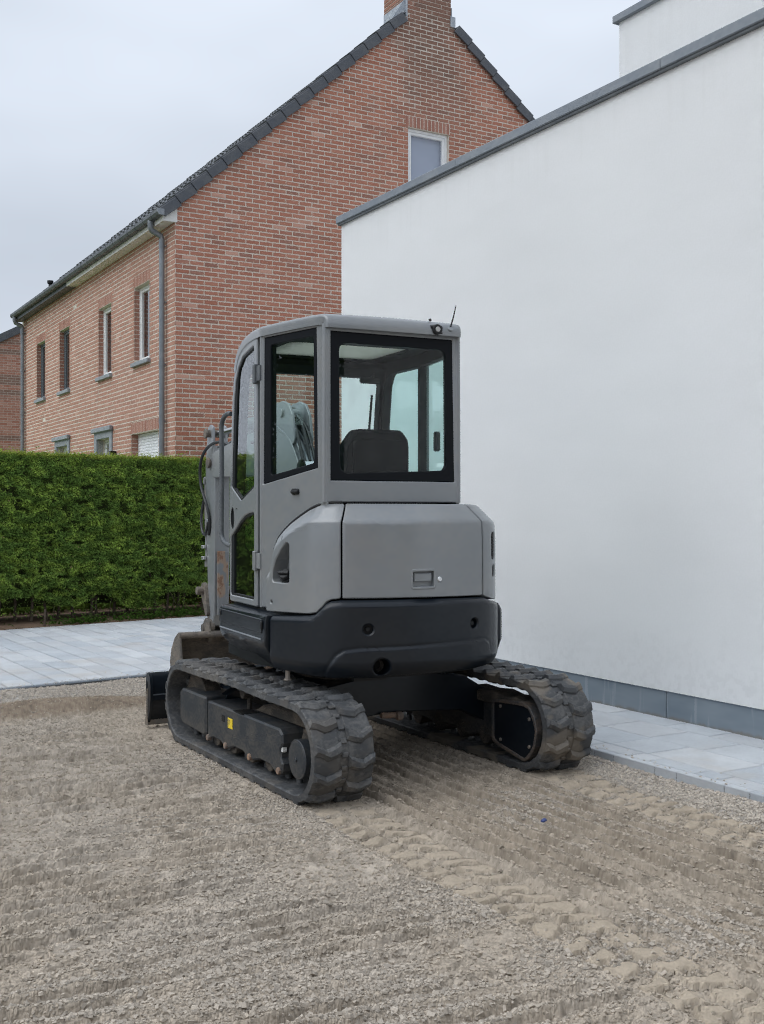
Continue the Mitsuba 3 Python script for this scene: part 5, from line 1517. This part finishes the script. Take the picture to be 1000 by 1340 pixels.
for k, c in enumerate((-.7335, .7335)):
    sgn = 1 if k else -1                       # outwards
    S = lambda m, c=c: place(m, (CX0 + c, CY0, 0), X, Y, Z)
    tk = add('track', S(belt), 'rubber', EX, smooth=30, label='rubber track belt on the cab side' if k == 0 else 'rubber track belt on the side next to the white wall')
    add('guide_blocks', S(guide), 'rubber', tk, kind='stuff')
    for row in (0, 1):
        for i in range(NL):
            q, n = path([(i + .5 * row) * RUN / NL], RO)
            n = n[0]
            tg = np.array([n[1], -n[0]])
            M = np.eye(4)
            M[:3, 0], M[:3, 1], M[:3, 2] = X, [0, *tg], [0, *n]
            if np.linalg.det(M[:3, :3]) < 0:
                M[:3, 1] *= -1
            M[:3, 3] = [CX0 + c, CY0 + q[0, 0], q[0, 1]]
            key = numbered(tk + '__tread_lug')
            scene[key] = {**lug_plys[row], 'to_world': T(M.tolist())}
    fo = .13 * sgn
    a0, a1 = sorted((c + fo, c + sgn * -.10))
    fk = add('track_frame', Lw(join(side_ex(frame_o, *((c - .128, c + .10) if k == 0 else (c - .10, c + .128)), .010), bx(c - .075, c + .075, -.90, .7, .13, .27, .02))), 'navy_dirty', EX, smooth=35)
    add('idler_cover', Lw(side_ex(idler_cover, *((c - .140, c + .10) if k == 0 else (c - .10, c + .140)), .012)), 'navy_dirty', fk, smooth=35)
    rl = []
    for y in (-.43, -.18, .09, .36):
        rl.append(rod((c - .10, y, .115), (c + .10, y, .115), .062, 16))
    add('roller_set', Lw(join(*rl)), 'dark_dirt', fk, smooth=35, kind='stuff')
    for y in (-.62, -.225, .135, .42):
        add('frame_bolt', Lw(join(rod((c + fo + .01 * sgn, y, .098), (c + fo - .02 * sgn, y, .098), .020, 8))), 'rusty', fk, smooth=35)
    add('top_roller', Lw(join(rod((c - .07, .03, .425), (c + .07, .03, .425), .036, 14), rod((c - .02, .03, .30), (c - .02, .03, .42), .014, 8))), 'dark_dirt', fk, smooth=35)
    add('front_idler', Lw(join(rod((c - .055, YC + HC - .015, ZC), (c + .055, YC + HC - .015, ZC), .19, 36))), 'dark_dirt', EX, smooth=35)
    teeth = Polygon([(r * math.cos(t), r * math.sin(t)) for i in range(17) for t, r in ((2 * math.pi * (i - .22) / 17, .172), (2 * math.pi * (i - .1) / 17, .20), (2 * math.pi * (i + .1) / 17, .20), (2 * math.pi * (i + .22) / 17, .172))])
    sp_ = add('drive_sprocket', Lw(join(place(plate(teeth, -.02, .02, .003), (c, YC - HC, ZC), Y, Z, X), rod((c - .06, YC - HC, ZC), (c + .06, YC - HC, ZC), .13, 28))), 'dark_dirt', EX, smooth=35)
    hub = (c, YC - HC + .06, ZC - .055)
    o = np.array([0, *hub[1:]])
    xa, xb = c + sgn * .03, c + sgn * .118
    add('hub_cover', Lw(join(rod((xa, *hub[1:]), (xb, *hub[1:]), .105, 36), tube([(xb, *hub[1:]), (xb + sgn * .004, *hub[1:])], [.094, .088], 36), rod((xb, *hub[1:]), (xb + sgn * .010, *hub[1:]), .012, 8))), 'navy_dirty', sp_, smooth=35)
    l0, l1 = sorted((c - sgn * .150, c + sgn * .02))
    add('packed_soil', Lw(side_ex(Polygon([(-.93, .33), (-.90, .385), (-.80, .402), (-.70, .392), (-.58, .410), (-.45, .398), (-.30, .405), (-.15, .375), (-.05, .33)]), l0, l1, .012)), 'dark_dirt', fk, smooth=35)
    # travel motor cover on the inside
    mc = affinity.translate(Polygon([(-.57, .355), (-.86, .375), (-.92, .36), (-.965, .31), (-.985, .24), (-.965, .155), (-.92, .09), (-.875, .062), (-.62, .11), (-.57, .13)]), -.05, 0).buffer(-.03).buffer(.032, quad_segs=8)
    ia = c - sgn * .165
    i0, i1 = sorted((ia, c - sgn * .03))
    mcv = add('motor_cover', Lw(join(side_ex(mc, i0, i1, .006))), 'navy', EX, smooth=35)
    rim = mc.buffer(.014).difference(mc.buffer(-.006))
    i0, i1 = sorted((ia - sgn * .012, c - sgn * .03))
    add('cover_rim', Lw(side_ex(rim, i0, i1, .004)), 'cover_edge', mcv, smooth=35)
    for y, z in ((-.69, .335), (-.69, .135), (-.97, .30), (-.97, .14)):
        add('cover_bolt', Lw(rod((ia + sgn * .004, y, z), (ia - sgn * .008, y, z), .011, 8)), 'steel_worn', mcv, smooth=35)
    if k == 0:
        xx = c - .128
        add('slot_hole', Lw(join(bx(xx - .0025, xx + .002, .155, .20, .235, .275, .001))), 'black_plastic', fk)
        sk_ = add('sticker', Lw(bx(xx - .003, xx + .002, .030, .098, .212, .272, 0)), 'sticker_yellow', fk, label='small yellow warning sticker')
        add('pictogram', Lw(join(bx(xx - .0038, xx, .083, .089, .219, .265), bx(xx - .0038, xx, .068, .083, .257, .262), bx(xx - .0038, xx, .066, .071, .236, .257))), 'steel_worn', sk_)
        add('frame_slot', Lw(bx(c - .13, c - .02, -.12, .02, .324, .3275)), 'black_plastic', fk)
        add('tensioner_cover', Lw(bx(c - .12, c - .09, -.645, -.63, .20, .27, .004)), 'soffit_white', fk)

sp0 = np.array([3.34, 4.22, 0.02])
sc0 = bx(-.016, .016, -.010, .010, 0, .012, .003)
add('plastic_scrap', place(sc0, sp0, np.array([.9, .4, .1]), np.array([-.4, .9, .05]), np.array([-.07, -.08, 1])), pr('scrap_blue', (0.03, 0.05, 0.16), 0.4), label='tiny blue plastic scrap lying on the gravel', category='scrap')
